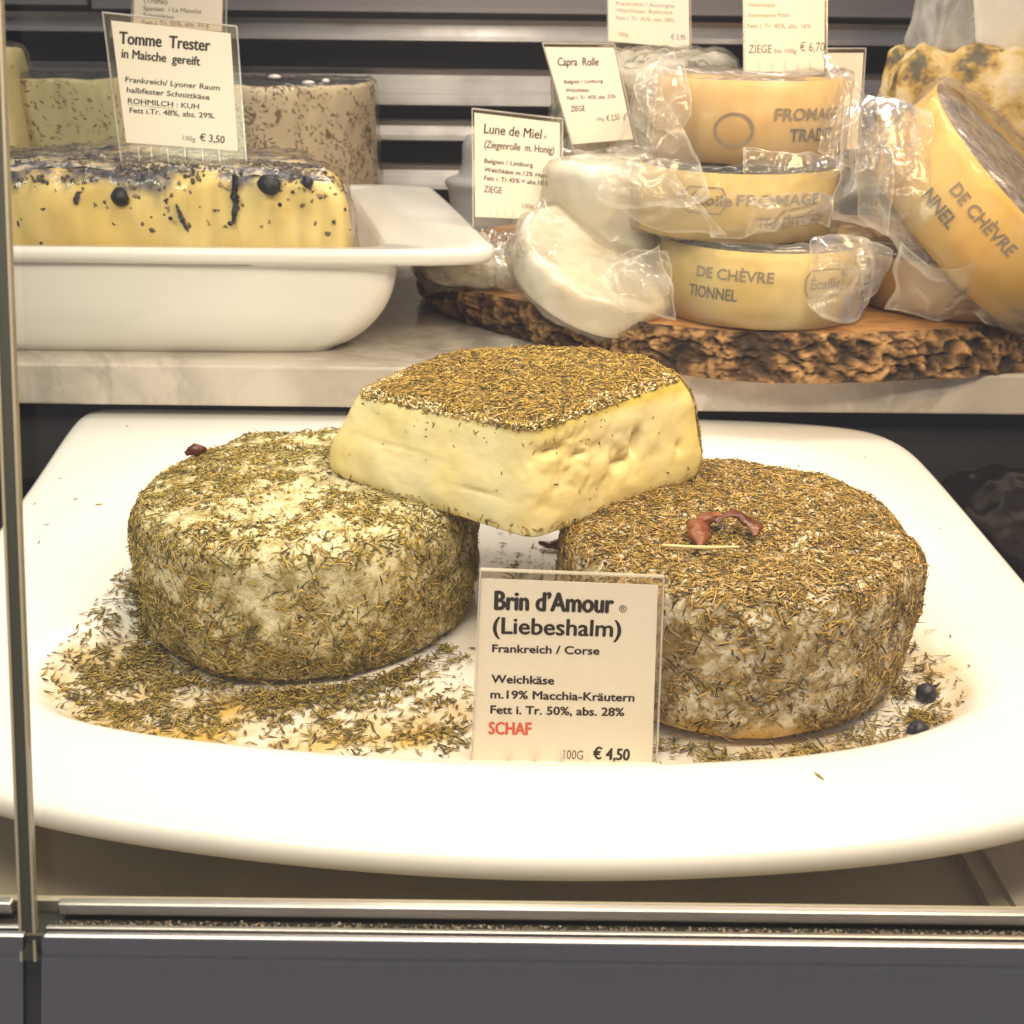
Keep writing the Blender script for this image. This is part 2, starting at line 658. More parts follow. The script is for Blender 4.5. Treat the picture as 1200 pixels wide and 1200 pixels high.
# ================================================================== SETTING
# deck of the display case
tag(box('case_floor', (-60, 15.2, -3.5), (12.8, 38, -2.5), M_DECK), kind='structure')
tag(box('case_floor', (13.35, 15.2, -3.5), (60, 38, -1.9), M_BEIGE), kind='structure')
tag(box('case_floor', (12.8, 15.2, -3.5), (13.348, 38, -2.1), M_DECK), kind='structure')
tag(box('case_floor', (-60, 38.01, -3.5), (60, 51.5, -2.52), M_BLACKMAT), kind='structure')
tag(box('case_back_wall', (-70, 51.5, -3.5), (70, 52.5, 2.0), M_DARK), kind='structure')
tag(box('upper_cavity_wall', (-90, 104, 4.0), (90, 105, 60), M_DARK), kind='structure')

# marble shelf
mb = box('marble_shelf', (-80, 50, 2.05), (80, 103, 4.1), M_MARBLE, bev=.12)
tag(mb, kind='structure')

# back slats : each one a slat of its own
e = empty('slatted_vent_wall', (0, 98, 4.1), 'brushed metal slats with dark gaps across the back of the case above the marble shelf', 'vent grille')


def slat(x0, x1, py0, py1, Y, m=M_SLAT, refx=300):
    z1, z0 = at(refx, py0, Y=Y)[2], at(refx, py1, Y=Y)[2]
    prof = [(0, z0), (-.5, z0+.12), (-.42, z0+.5), (0, z1-.5), (-.15, z1-.1), (.25, z1), (.9, z1), (.9, z0)]
    V = []
    for x in (x0, x1):
        V += [(x, Y+a, b) for a, b in prof]
    k = len(prof)
    F = [(i, i+k, (i+1) % k + k, (i+1) % k) for i in range(k)] + [tuple(range(k)), tuple(range(2*k-1, k-1, -1))]
    return mk('slat', V, F, m, e, smooth=False)


slat(-34.9, 60, -60, 14, 97, M_GREY)
slat(-60, -35.3, -60, 10, 97, M_GREY)
slat(-33.9, 60, 19, 47, 97.5)
slat(-60, -34.3, 12, 38, 97.5, refx=60)
slat(-33.9, 60, 78, 122, 97.5)
slat(-60, -34.3, 72, 118, 97.5, M_GREY, refx=60)
slat(-60, 60, 138, 163, 97.5)
slat(-60, 60, 190, 220, 97.5)
slat(-60, 60, 242, 262, 97.5)

# front frame of the case
fr = empty('case_front_frame', (0, 15, -8), 'dark steel front frame with bright aluminium glass channel below the plate', 'display case frame')
for nm, x0, x1 in (('glass_channel', -8.95, 60), ('glass_channel', -60, -9.85)):
    box(nm, (x0, 16.10, 2.72), (x1, 16.32, 3.0), M_RAIL, fr, bev=.05)
box('dark_gasket', (-60, 15.85, 1.0), (60, 16.4, 2.58), M_SEAL, fr)
for x0, x1 in ((-9.12, 60), (-60, -9.45)):
    box('top_trim', (x0, 15.83, 2.3), (x1, 15.95, 2.66), M_RAIL, fr, bev=.03)
    box('front_panel', (x0, 15.62, -14), (x1, 15.83, 2.64), M_PANEL, fr, bev=.07)
box('dark_gasket', (-9.46, 15.7, -14), (-9.11, 15.83, 2.6), M_SEAL, fr)
box('inner_sill', (-60, 16.36, -3.4), (60, 16.5, 2.85), M_DECK, fr)
for o in fr.children:
    if o.name.startswith(('front_panel', 'dark_gasket')):
        off = np.array(fr['_b'])
        for v in o.data.vertices:
            wx, wz = v.co.x/S + off[0], v.co.z/S + off[2]
            if wz < 0 and -11 < wx < -9:
                v.co.x -= 2.9*S
# crumbs caught in the gasket
n = 1500
P = np.stack([-9 + 30*rng.random(n), 15.96 + .12*rng.random(n)**1.5, np.full(n, 2.585)], 1)
N = np.tile((0, 0, 1.), (n, 1))
V, F = needles(P, N, .02, .09, .012, .035, .03, 30)
M_CRUMB = herb_mat('crumb', [(.06, .04, .025), (.22, .15, .09), (.45, .36, .26), (.16, .11, .07), (.7, .62, .5)])
tag(mk('crumbs', V, F, M_CRUMB, smooth=False), 'tiny crumbs caught in the dark seal below the aluminium glass channel', 'crumbs', kind='stuff')

# glass panes, leaning back
LEAN = (20.5-16.5)/(14.9-2.6)


def pane(x0, x1, label):
    T = .8
    pts = []
    for x in (x0, x1):
        for z in (2.05, 45):
            y = 16.0 + (z-2.6)*LEAN
            pts += [(x, y-.25, z), (x, y-.25+T*.6, z)]
    V = np.array(pts)
    base = ((x0+x1)/2, 16, 2.05)
    e = empty('glass_pane', base, label, 'glass pane', 'front panes of the display case')
    mk('glass', V, [(0, 4, 6, 2), (1, 3, 7, 5)], M_PANE, e, smooth=False)
    return e


def edge_bar(name, xa, xb, ya, yb, m, par):
    V = []
    for z in (2.05, 45):
        y = 16.0 + (z-2.6)*LEAN - .25
        V += [(xa, y+ya, z), (xb, y+ya, z), (xb, y+yb, z), (xa, y+yb, z)]
    return mk(name, V, [(3, 2, 1, 0), (4, 5, 6, 7), (0, 1, 5, 4), (1, 2, 6, 5), (2, 3, 7, 6), (3, 0, 4, 7)], m, par, smooth=False)


pr = pane(-9.28, 60, 'large clear glass pane in front of the white plate')
pl = pane(-60, -9.60, 'glass pane left of the dark upright joint')
edge_bar('polished_edge', -9.60, -9.55, -.01, .26, M_BEVEL, pl)
edge_bar('polished_edge', -9.33, -9.28, -.01, .14, M_BEVEL, pr)
edge_bar('seal', -9.55, -9.33, .02, .24, M_SEAL, pl)

# ================================================================== WHITE PLATE
out = [(-12.6, 21.1), (-5.9, 19.75), (1.1, 19.2), (8.1, 19.75), (12.8, 20.8), (16.2, 22.5), (17.6, 25), (18.2, 29), (18.4, 33.8), (18.8, 43.5), (18.8, 48.0),
       (17.2, 50.4), (10, 51.4), (0, 52.0), (-10, 52.3), (-19.5, 52.4), (-21.7, 51.8), (-21.7, 49.5), (-20.3, 40.9), (-19.6, 35), (-18.8, 28), (-17.8, 25), (-15.9, 22.9)]
out = resample(chaikin(out, 3, True), 260, True)
# smooth
for _ in range(3):
    out = (np.roll(out, 1, 0) + out*2 + np.roll(out, -1, 0))/4
tg = np.roll(out, -1, 0) - np.roll(out, 1, 0)
inn = np.stack([-tg[:, 1], tg[:, 0]], 1)
inn /= np.linalg.norm(inn, axis=1, keepdims=True)
cen = np.array((-1.0, 35.5))
crest = [(-12.4, 24.5), (-6.8, 23.4), (0.1, 22.75), (6.9, 23.1), (11.2, 24.2), (14.6, 26.2), (15.7, 29.5), (16.0, 34), (16.2, 43), (14.8, 47.0), (10, 48.2), (0, 48.7), (-10, 48.8),
         (-15.6, 47.6), (-17.0, 43), (-16.6, 36), (-15.8, 29.5), (-14.8, 26.2)]
crest = resample(chaikin(crest, 3, True), 720, True)


def byangle(o, q, c):
    a = np.arctan2(q[:, 1]-c[1], q[:, 0]-c[0])
    k = np.argsort(a)
    t = np.arctan2(o[:, 1]-c[1], o[:, 0]-c[0])
    r = np.interp(t, a[k], np.hypot(q[:, 0]-c[0], q[:, 1]-c[1])[k], period=2*np.pi)
    return np.stack([c[0]+r*np.cos(t), c[1]+r*np.sin(t)], 1)


cr_ = byangle(out, crest, cen)
side_ = np.clip(1 - np.clip((32-out[:, 1])/8, 0, 1), 0, 1)
wid = (1 + side_*1.1 + side_*1.2*np.clip(-out[:, 0]/15, 0, 1))[:, None]
for _ in range(8):
    wid = (np.roll(wid, 1, 0)+wid*2+np.roll(wid, -1, 0))/4
prof = [(-1.0, 4.5, -2.45), (-1.0, 4.2, -2.45), (-1.0, 4.0, -1.4), (-1, 3.0, -.55), (-1, 1.5, .30), (-1, .7, .50), (-1, .22, .58), (-1, .05, .68), (-1, 0, .86), (-1, .03, 1.06), (-1, .12, 1.22), (-1, .30, 1.31), (-1, .7, 1.34)]
rings = [out + inn*d for _, d, _ in prof]
rings[0] = rings[0]*.6 + cen*.4
rings[1] = rings[1]*.62 + cen*.38
rings[2] = rings[2]*.65 + cen*.35
rings[3] = rings[3]*.8 + cen*.2
zs = [z for *_, z in prof]
base7 = out + inn*.7
for fr_, z in ((.25, 1.345), (.5, 1.35), (.75, 1.35), (.9, 1.345), (1.0, 1.31)):
    rings.append(base7*(1-fr_) + cr_*fr_); zs.append(z)
toc = (cen-cr_)/np.linalg.norm(cen-cr_, axis=1, keepdims=True)
for ex_, z in ((.25, 1.20), (.5, .98), (.8, .68), (1.1, .40), (1.5, .17), (1.9, .06), (2.4, .01)):
    rings.append(cr_ + toc*ex_*wid); zs.append(z)
last = rings[-1]
for k in np.linspace(.06, 1, 26):
    rings.append(last*(1-k) + cen*k); zs.append(0.0)
R_ = np.stack(rings, 1)                            # n, m, 2
V = np.concatenate([R_, np.tile(np.array(zs)[None, :, None], (len(out), 1, 1))], 2).reshape(-1, 3)
m_ = len(rings)
F = gridf(len(out), m_, True)
from mathutils.bvhtree import BVHTree
_bv = BVHTree.FromPolygons([tuple(v) for v in V], [tuple(int(i) for i in f) for f in F])


def plate_z(x, y):
    h = _bv.ray_cast(Vector((x, y, 6)), Vector((0, 0, -1)))
    return h[0].z if h[0] is not None else 0.0


def blob(x, y, cx, cy, rx, ry):
    return np.exp(-(((x-cx)/rx)**2 + ((y-cy)/ry)**2))
x, y = V[:, 0], V[:, 1]
stain = (1.0*blob(x, y, -9, 26.2, 4.6, 1.9) + .9*blob(x, y, -12.6, 29, 1.8, 3) + .8*blob(x, y, -3, 26.5, 2.5, 1.6) + .55*blob(x, y, 13.6, 28.5, 1.0, 2.2) + .5*blob(x, y, 8, 25.3, 4, .8) + .6*blob(x, y, 0, 33, 1.5, 3))*1.5*(V[:, 2] < .7)
plate = mk('serving_plate', V, F, M_PLATE, base=(-1, 35.5, -2.5), attr={'stain': np.clip(stain, 0, 1)})
tag(plate, 'large white porcelain plate with broad bowed rim under the three herb cheeses', 'plate')


# ================================================================== HERB WHEELS
def wheel_profile(R, h, n=70):
    p = [(.001, .02), (R-1.3, .02), (R-.55, .10), (R-.22, .45), (R-.02, 1.2), (R, h*.45), (R-.02, h*.68), (R-.06, h-.62), (R-.30, h-.12), (R-.95, h), (R-2.6, h+.03), (.001, h+.05)]
    return resample(chaikin(p, 2), n)


def herb_wheel(c, R, h, label, rind, herb, nh, mask, sq=0, seed=0):
    e = empty('herb_cheese_wheel', (c[0], c[1], 0.02), label, 'cheese wheel', 'herb crusted cheese wheels on the plate')
    V, F = lathe(wheel_profile(R, h), 220, (c[0], c[1], 0))
    N = vnormals(V, F)
    if N[:, 2][V[:, 2] > h-.05].mean() < 0:
        N = -N
        F = F[:, ::-1]
    q = V*.33 + seed
    dsp = fbm(q, 3)*.23 + fbm(V*1.5 + seed, 3)*.06 + fbm(V*5 + seed, 3)*.035
    dsp *= np.clip(V[:, 2]/.6, 0.1, 1)
    V = V + N*dsp[:, None]
    rel = V - np.array((c[0], c[1], 0))
    th_ = np.degrees(np.arctan2(rel[:, 1], rel[:, 0]))
    fat = np.exp(-((th_+98)/26)**2 - ((rel[:, 2]-.35)/.5)**2)*np.clip(fbm(V*1.6, 3)*1.5+.9, 0, 1)
    mk('rind', V, F, rind, e, attr={'fat': np.clip(fat*1.2, 0, 1)})
    P, Nn = sample(V, F, nh, lambda P, N: mask(P - np.array((c[0], c[1], 0)), N))
    keep = P[:, 2] > .12
    P, Nn = P[keep], Nn[keep]
    m1 = rng.random(len(P)) < .62
    A, B = needles(P[m1], Nn[m1], .16, .62, .015, .032, .06, 8, pw=1.3)
    A2, B2 = needles(P[~m1], Nn[~m1], .05, .20, .028, .062, .02, 10, bendk=.2)
    tag(mk('herb_coating', np.vstack([A, A2]), np.vstack([B, B2+len(A)]), herb, e, smooth=False), kind='stuff')
    # dust and crumbled leaf between the needles
    D, Dn = sample(V, F, 34000, lambda P, N: np.clip(fbm(P*1.1+seed, 3)*1.2+.55, .1, 1)*mask(P - np.array((c[0], c[1], 0)), N)**.7)
    D, Dn = D[D[:, 2] > .1], Dn[D[:, 2] > .1]
    A, B = needles(D, Dn, .02, .10, .008, .026, .0, 12)
    tag(mk('herb_dust', A, B, herb, e, smooth=False), kind='stuff')
    # stray, larger sprigs
    k = rng.choice(len(P), 260)
    A, B = needles(P[k], Nn[k], .35, .75, .014, .026, .10, 20)
    tag(mk('herb_sprigs', A, B, herb, e, smooth=False), kind='stuff')
    return e, V, F


def mask_left(p, n):
    top = np.clip((n[:, 2]-.5)*3, 0, 1)
    m = .34 + .66*np.clip(fbm(p*.9+3, 4)*1.9+.45, 0, 1)
    # worn, pale patch on the front of the side
    th = np.degrees(np.arctan2(p[:, 1], p[:, 0]))
    bare = np.exp(-((th+98)/17)**2 - ((p[:, 2]-3.5)/1.15)**2)
    bare += .55*np.exp(-((th+62)/12)**2 - ((p[:, 2]-3.9)/.9)**2)
    topbare = top*np.clip(fbm(p*1.3+9, 4)*1.8+.15, 0, .9)
    lip = .35*np.exp(-((p[:, 2]-4.5)/.35)**2)*(n[:, 2] < .9)
    return np.clip(m - 1.05*bare - topbare*.5 + lip, .04, 1)


def mask_right(p, n):
    top = np.clip((n[:, 2]-.45)*3, 0, 1)
    th = np.degrees(np.arctan2(p[:, 1], p[:, 0]))
    side = .16 + .44*np.clip(fbm(p*1.3+5, 4)*2+.35, 0, 1)
    side -= .20*np.exp(-((th+115)/22)**2 - ((p[:, 2]-3.4)/1.0)**2)
    side += .30*np.clip((th+62)/40, 0, 1)
    side -= .5*np.exp(-((th+95)/35)**2 - ((p[:, 2]-.4)/.35)**2)
    t = 1.0 - .3*np.clip(fbm(p*1.1+21, 4)*1.5-.25, 0, 1)
    return np.clip(side*(1-top) + t*top, .03, 1)


LW = (-7.1, 33.95)
RW = (7.1, 31.0)
wl_, VL, FL = herb_wheel(LW, 5.85, 4.8, 'whole round cheese with a pale bare patch on its olive herb crust, at left', M_RIND_L, M_HERB_L, 40000, mask_left, seed=2.2)
wr_, VR, FR = herb_wheel(RW, 5.68, 4.95, 'whole round brown herbed cheese with a red dried chilli on its top', M_RIND_R, M_HERB_R, 45000, mask_right, seed=7.7)


# yellow butter-like patches at the foot of the right wheel are grease on the rind
# ------------------------------------------------------------------ cut piece on top
def cut_piece():
    cx, cy, R, z0, h = .02, 33.4, 6.5, 4.86, 3.45
    e = empty('cut_herb_cheese', (cx, cy, z0), 'cut cheese with creamy yellow faces and herb crusted top, resting on both whole wheels', 'cheese piece')
    ap = np.array((.62, 29.25))
    lv = [(-.45, 0), (-.18, .10), (0, .32), (-.02, .8), (-.18, 1.4), (-.42, 2.1), (-.68, 2.7), (-.92, 3.1), (-1.2, 3.36), (-1.6, 3.45)]
    lv = resample(chaikin(lv, 2), 46)
    endL, endR = np.radians(173), np.radians(7)
    nA, nC = 130, 90
    rows = []
    for ins, z in lv:
        r = R + ins
        zt = z/h
        # cut lines go through the same end directions; apex leans back a little with height
        apz = ap + np.array((-.1*zt, .35*zt))
        # left end / right end positions on this level
        L = np.array((cx, cy)) + r*np.array((math.cos(endL), math.sin(endL)))
        Rr = np.array((cx, cy)) + (r + .6*zt)*np.array((math.cos(endR), math.sin(endR)))
        arc = np.linspace(math.radians(7), math.radians(173), nA)
        A = np.stack([cx + r*np.cos(arc), cy + r*np.sin(arc)], 1)
        A[0] = Rr
        c1 = np.linspace(0, 1, nC)[1:, None]
        Lc = L*(1-c1) + apz*c1
        Rc = apz*(1-c1) + Rr*c1
        o = np.vstack([A, Lc, Rc[:-1]])
        # round the apex and the sharp ends
        for _ in range(38):
            o2 = (np.roll(o, 1, 0)+o*2+np.roll(o, -1, 0))/4
            o = o2
        rows.append(np.concatenate([o, np.full((len(o), 1), z0+z)], 1))
    n = len(rows[0])
    R3 = np.stack(rows, 1)                         # n, m, 3
    top = R3[:, -1]
    cc = np.array((cx, cy+.4, z0+h+.10))
    extra = [top*(1-k) + cc*k for k in np.linspace(.04, 1, 24)]
    for i, k in enumerate(np.linspace(.04, 1, 24)):
        extra[i][:, 2] = top[:, 2] + (cc[2]-top[:, 2])*min(1, k*2)
    bot = R3[:, 0]
    cb = np.array((cx, cy, z0))
    eb = [bot*(1-k) + cb*k for k in (1, .6, .3)]
    for b_ in eb:
        b_[:, 2] = z0
    allr = np.stack(eb + [R3[:, i] for i in range(R3.shape[1])] + extra, 1)
    m = allr.shape[1]
    V = allr.reshape(-1, 3)
    zr = V[:, 2]-z0
    V[:, 0] += np.clip((-V[:, 0]-1.5)/4, 0, 1)*.02*zr
    V[:, 2] = z0 + zr*(1+.022*V[:, 0])
    F = gridf(n, m, True)
    N = vnormals(V, F)
    if (N[:, 2][V[:, 2] > z0+h-.02]).mean() < 0:
        N = -N
        F = F[:, ::-1]
    idx = np.repeat(np.arange(n), m)
    oncut = ((idx > nA-24) & (idx < n-3)).astype(float)
    lev = np.tile(np.arange(m), n)
    side = (lev > 3) & (lev < m-24)
    topm = (lev >= m-27).astype(float)
    # crumbly dents round the front corner and on the right face
    x, z = V[:, 0], V[:, 2]-z0
    rough = np.exp(-((x-1.6)/1.3)**2 - ((z-2.2)/1.1)**2) + .8*np.exp(-((x-3.5)/.8)**2-((z-1.6)/.8)**2)
    d = fbm(V*.5+4, 3)*.13 + fbm(V*2.2, 3)*.025
    cr = fbm(V*1.7+8, 4, ridge=True)
    d = d*1.0 - rough*np.clip(cr-.6, 0, 1)*.16*oncut
    # uneven, hand cut silhouette
    wav = fbm(np.c_[V[:, 0]*.45, V[:, 1]*.45, V[:, 2]*.3]+11, 3)
    d += wav*.09*(lev > 3)
    # holes
    for hx, hz, rx, rz, dp in ((4.0, 2.0, .16, .42, .5), (3.45, 1.55, .30, .14, .35), (2.0, 2.25, .22, .12, .3), (-1.0, 1.05, .7, .05, .10), (-3.8, 1.75, 1.2, .04, .06), (5.5, 1.5, .10, .22, .2), (1.1, 2.6, .35, .18, .25)):
        d -= dp*np.exp(-((x-hx)/rx)**2-((z-hz)/rz)**2)*oncut
    d += topm*(fbm(V*1.4+3, 3)*.05 + fbm(V*.35+31, 2)*.06)
    # the right face bulges a little low down
    d += oncut*.10*np.exp(-((z-.9)/.9)**2)
    V = V + N*(d*np.where(side | (topm > 0), 1, 0))[:, None]
    rind = np.clip(1-oncut, 0, 1)
    rind = np.maximum(rind, topm)
    edge = np.clip(np.exp(-(3.35-z)/.22)*.8 + np.exp(-z/.12)*.35, 0, 1)*oncut
    dl = np.minimum(np.clip(idx-nA+10, 0, 999), np.abs(idx-n))
    edge = np.maximum(edge, .85*np.exp(-dl/9.0)*oncut)
    mk('paste', V, F, M_PASTE, e, attr={'rind': rind, 'edge': np.clip(edge, 0, 1)})
    # herb crust on the top and the back
    st_ = (np.repeat(rind, 1).reshape(n, m))
    fm = F[(rind[F].min(1) > .5)]
    P, Nn = sample(V, fm, 25000, lambda P, N: np.where(P[:, 2] < z0+.3, .1, .93 - .5*np.clip(fbm(P*1.4, 4)-.35, 0, 1)))
    m1 = rng.random(len(P)) < .62
    A, B = needles(P[m1], Nn[m1], .16, .64, .015, .032, .06, 8, pw=1.3)
    A2, B2 = needles(P[~m1], Nn[~m1], .05, .20, .028, .060, .02, 10, bendk=.2)
    tag(mk('herb_coating', np.vstack([A, A2]), np.vstack([B, B2+len(A)]), M_HERB_C, e, smooth=False), kind='stuff')
    # a torn, yellow bare strip near the back right and strays on the cut faces
    fc = F[(oncut[F].min(1) > .5) & (np.isin(lev, range(6, m-26))[F].min(1))]
    P, Nn = sample(V, fc, 420, lambda P, N: .10 + .8*np.exp(-((P[:, 2]-z0-2.9)/.45)**2)*(np.abs(P[:, 0]) < 3.4))
    A, B = needles(P, Nn, .05, .22, .014, .028, .01, 8)
    tag(mk('herb_specks', A, B, M_HERB_P, e, smooth=False), kind='stuff')
    # rough mould fringe along the upper rim
    fr_ = F[(lev[F].min(1) >= m-30) & (lev[F].max(1) <= m-24) & (oncut[F].min(1) > .5)]
    P, Nn = sample(V, fr_, 2600, lambda P, N: .2+.8*np.clip(fbm(P*2.0, 3)+.2, 0, 1))
    A, B = needles(P, Nn, .04, .14, .03, .07, .03, 40)
    tag(mk('mould_fringe', A, B, M_FRINGE, e, smooth=True), kind='stuff')
    P, Nn = sample(V, fr_, 1500)
    A, B = needles(P, Nn, .10, .34, .018, .036, .06, 20)
    tag(mk('herb_fringe', A, B, M_HERB_C, e, smooth=False), kind='stuff')
    fb = F[(lev[F].min(1) >= 4) & (lev[F].max(1) <= 9) & (oncut[F].min(1) > .5)]
    P, Nn = sample(V, fb, 260)
    A, B = needles(P, Nn, .08, .26, .016, .032, .03, 20)
    tag(mk('herb_fringe', A, B, M_HERB_C, e, smooth=False), kind='stuff')
    return e


M_FRINGE = mat('mould_fringe', (.70, .62, .40), .8)
cut_piece()

# ------------------------------------------------------------------ loose herbs on the plate
pts = []


def scatter(n, cx, cy, sx, sy, ang=0):
    a = rng.normal(size=(n, 2))*(sx, sy)
    c_, s_ = math.cos(math.radians(ang)), math.sin(math.radians(ang))
    pts.append(np.stack([cx + a[:, 0]*c_ - a[:, 1]*s_, cy + a[:, 0]*s_ + a[:, 1]*c_], 1))


scatter(800, -12.6, 30.6, .75, 1.9, 14)
scatter(800, -12.0, 28.2, 1.1, .9, -35)
scatter(250, -12.3, 27.2, .9, .8)
scatter(700, -8.6, 26.9, 2.2, .6, -5)
scatter(420, -3.6, 27.1, 1.8, .7, 5)
scatter(320, -3, 25.9, 1.6, .5)
scatter(160, -13.8, 31, 1.0, 2.6)
scatter(650, .2, 34, .8, 2.6)
scatter(520, 12.1, 26.8, .40, .5)
scatter(150, 12.9, 28.4, .5, 1.2)
scatter(300, 8.5, 24.9, 2.6, .25, 8)
scatter(50, 14.2, 28.5, .8, 1.4)
for (cx_, cy_), r_, a0_, a1_, n_ in ((LW, 5.75, 170, 330, 2600), (RW, 5.6, 215, 380, 900)):
    aa = np.radians(rng.uniform(a0_, a1_, n_))
    rr0 = r_ + np.abs(rng.normal(0, .55, n_))
    pts.append(np.stack([cx_+rr0*np.cos(aa), cy_+rr0*np.sin(aa)], 1))
scatter(500, -11.6, 29, 1.6, 1.6)
scatter(600, -6, 26.8, 3.6, .9)
scatter(12, 14, 42, 1.5, 4)
scatter(14, -16, 40, 2, 5)
Q = np.vstack(pts)
# height of the plate under each piece: rest on the well floor only
ok = (np.hypot(Q[:, 0]-LW[0], Q[:, 1]-LW[1]) > 5.55) & (np.hypot(Q[:, 0]-RW[0], Q[:, 1]-RW[1]) > 5.5)
ok &= (Q[:, 1] > 24.0 + .012*(Q[:, 0]-0)**2) & (Q[:, 0] > -15.5) & (Q[:, 0] < 15.5)
Q = Q[ok]
dist = np.minimum(np.hypot(Q[:, 0]-LW[0], Q[:, 1]-LW[1])-5.5, np.hypot(Q[:, 0]-RW[0], Q[:, 1]-RW[1])-5.5)
hh = rng.random(len(Q))*.30*np.exp(-np.clip(dist, 0, 9)/.7)
P = np.concatenate([Q, (np.array([plate_z(*q) for q in Q])+.02+hh)[:, None]], 1)
P = P[P[:, 2] < .9]
P = P[rng.random(len(P)) < np.clip(.75 + 1.3*fbm(P*1.3+2, 3), .12, 1)]
V, F = needles(P, np.tile((0, 0, 1.), (len(P), 1)), .05, .55, .014, .048, .05, 10, bendk=.08)
tag(mk('loose_herbs', V, F, M_HERB_P, smooth=False, base=(-1, 30, 0)), 'loose dried herb needles fallen onto the white plate around the wheels', 'dried herbs', kind='stuff')
# a few on the wide left rim
Pr = []
for (px, py) in ((72, 570), (90, 595), (56, 625), (42, 600), (48, 646), (118, 600), (957, 923), (150, 508), (1100, 630), (1012, 545), (1165, 620)):
    p = at(px, py, z=1.0)
    p[2] = plate_z(p[0], p[1])+.02
    Pr.append(p)
V, F = needles(np.array(Pr), np.tile((0, 0, 1.), (len(Pr), 1)), .05, .35, .02, .05, .0, 3)
tag(mk('rim_herbs', V, F, M_HERB_P, smooth=False), 'single dried herb needles lying on the bare white rim of the plate', 'dried herbs', kind='stuff')

# ------------------------------------------------------------------ chillies, straw, berries
M_CHILI = mat('dried_chilli', (.30, .055, .018), .32)
colour(M_CHILI, ramp(M_CHILI, noise(M_CHILI, 160, 4), [(.3, (.05, .010, .004)), (.7, (.14, .034, .010))]))
M_CHILI2 = mat('orange_chilli', (.3, .1, .03), .4)
colour(M_CHILI2, ramp(M_CHILI2, noise(M_CHILI2, 160, 4), [(.3, (.13, .028, .008)), (.7, (.28, .085, .018))]))
bump(M_CHILI2, noise(M_CHILI2, 300, 4), .5, .001)
bump(M_CHILI, noise(M_CHILI, 300, 4), .5, .001)
M_STRAW = mat('straw', (.66, .50, .26), .55)
M_BERRY = mat('juniper', (.022, .018, .030), .45)
colour(M_BERRY, ramp(M_BERRY, noise(M_BERRY, 150, 5), [(.4, (.012, .010, .018)), (.7, (.055, .055, .085))]))
bump(M_BERRY, noise(M_BERRY, 400, 4), .5, .001)


def tube(pts_, rad, n=12, flat=1.0, wr=.0, seed=0):
    pts_ = resample(chaikin(pts_, 2), 26)
    rad = np.interp(np.linspace(0, 1, 26), np.linspace(0, 1, len(rad)), rad)
    T = np.gradient(pts_, axis=0)
    T /= np.linalg.norm(T, axis=1, keepdims=True)
    up = np.array((.1, .05, 1.))
    A = np.cross(T, up); A /= np.linalg.norm(A, axis=1, keepdims=True)
    B = np.cross(A, T)
    th = np.linspace(0, 2*np.pi, n, endpoint=False)
    V = (pts_[None] + (np.cos(th)[:, None, None]*A[None] + flat*np.sin(th)[:, None, None]*B[None])*rad[None, :, None]).reshape(-1, 3)
    if wr:
        c_ = np.tile(pts_, (n, 1))
        V = c_ + (V-c_)*(1 + wr*fbm(V*4+seed, 3))[:, None]
    return V, gridf(n, 26, True)


z = 5.15
ch = empty('dried_chilli', at(850, 625, z=z), 'curled red brown dried chilli on top of the right herb wheel', 'chilli')
V, F = tube([at(838, 612, z=z+.30), at(850, 603, z=z+.42), at(868, 603, z=z+.40), at(882, 613, z=z+.28), at(886, 628, z=z+.05)], [.10, .17, .26, .24, .06], wr=.7, flat=.35)
mk('pod', V, F, M_CHILI, ch)
V, F = tube([at(821, 642, z=z), at(816, 626, z=z+.16), at(820, 612, z=z+.28), at(834, 602, z=z+.36), at(848, 604, z=z+.36)], [.04, .28, .34, .20, .06], wr=.7, flat=.5, seed=3)
mk('pod_tip', V, F, M_CHILI2, ch)
V, F = tube([at(776, 639, z=z+.02), at(822, 642, z=z+.06), at(866, 641, z=z+.03)], [.045, .065, .04], n=8)
tag(mk('straw_stalk', V, F, M_STRAW), 'pale straw stalk lying in front of the red chilli on the right wheel', 'herb stalk')
V, F = tube([at(217, 532, z=4.85), at(228, 526, z=5.0), at(242, 527, z=4.9)], [.08, .2, .06], wr=.3)
tag(mk('chilli_piece', V, F, M_CHILI), 'small red chilli piece at the back edge of the left herb wheel', 'chilli')
V, F = tube([at(632, 636, z=.25), at(650, 640, z=.3), at(676, 630, z=.25)], [.08, .24, .06], wr=.3)
tag(mk('chilli_piece', V, F, M_CHILI), 'red chilli piece lying on the plate in the gap between the whole wheels', 'chilli')


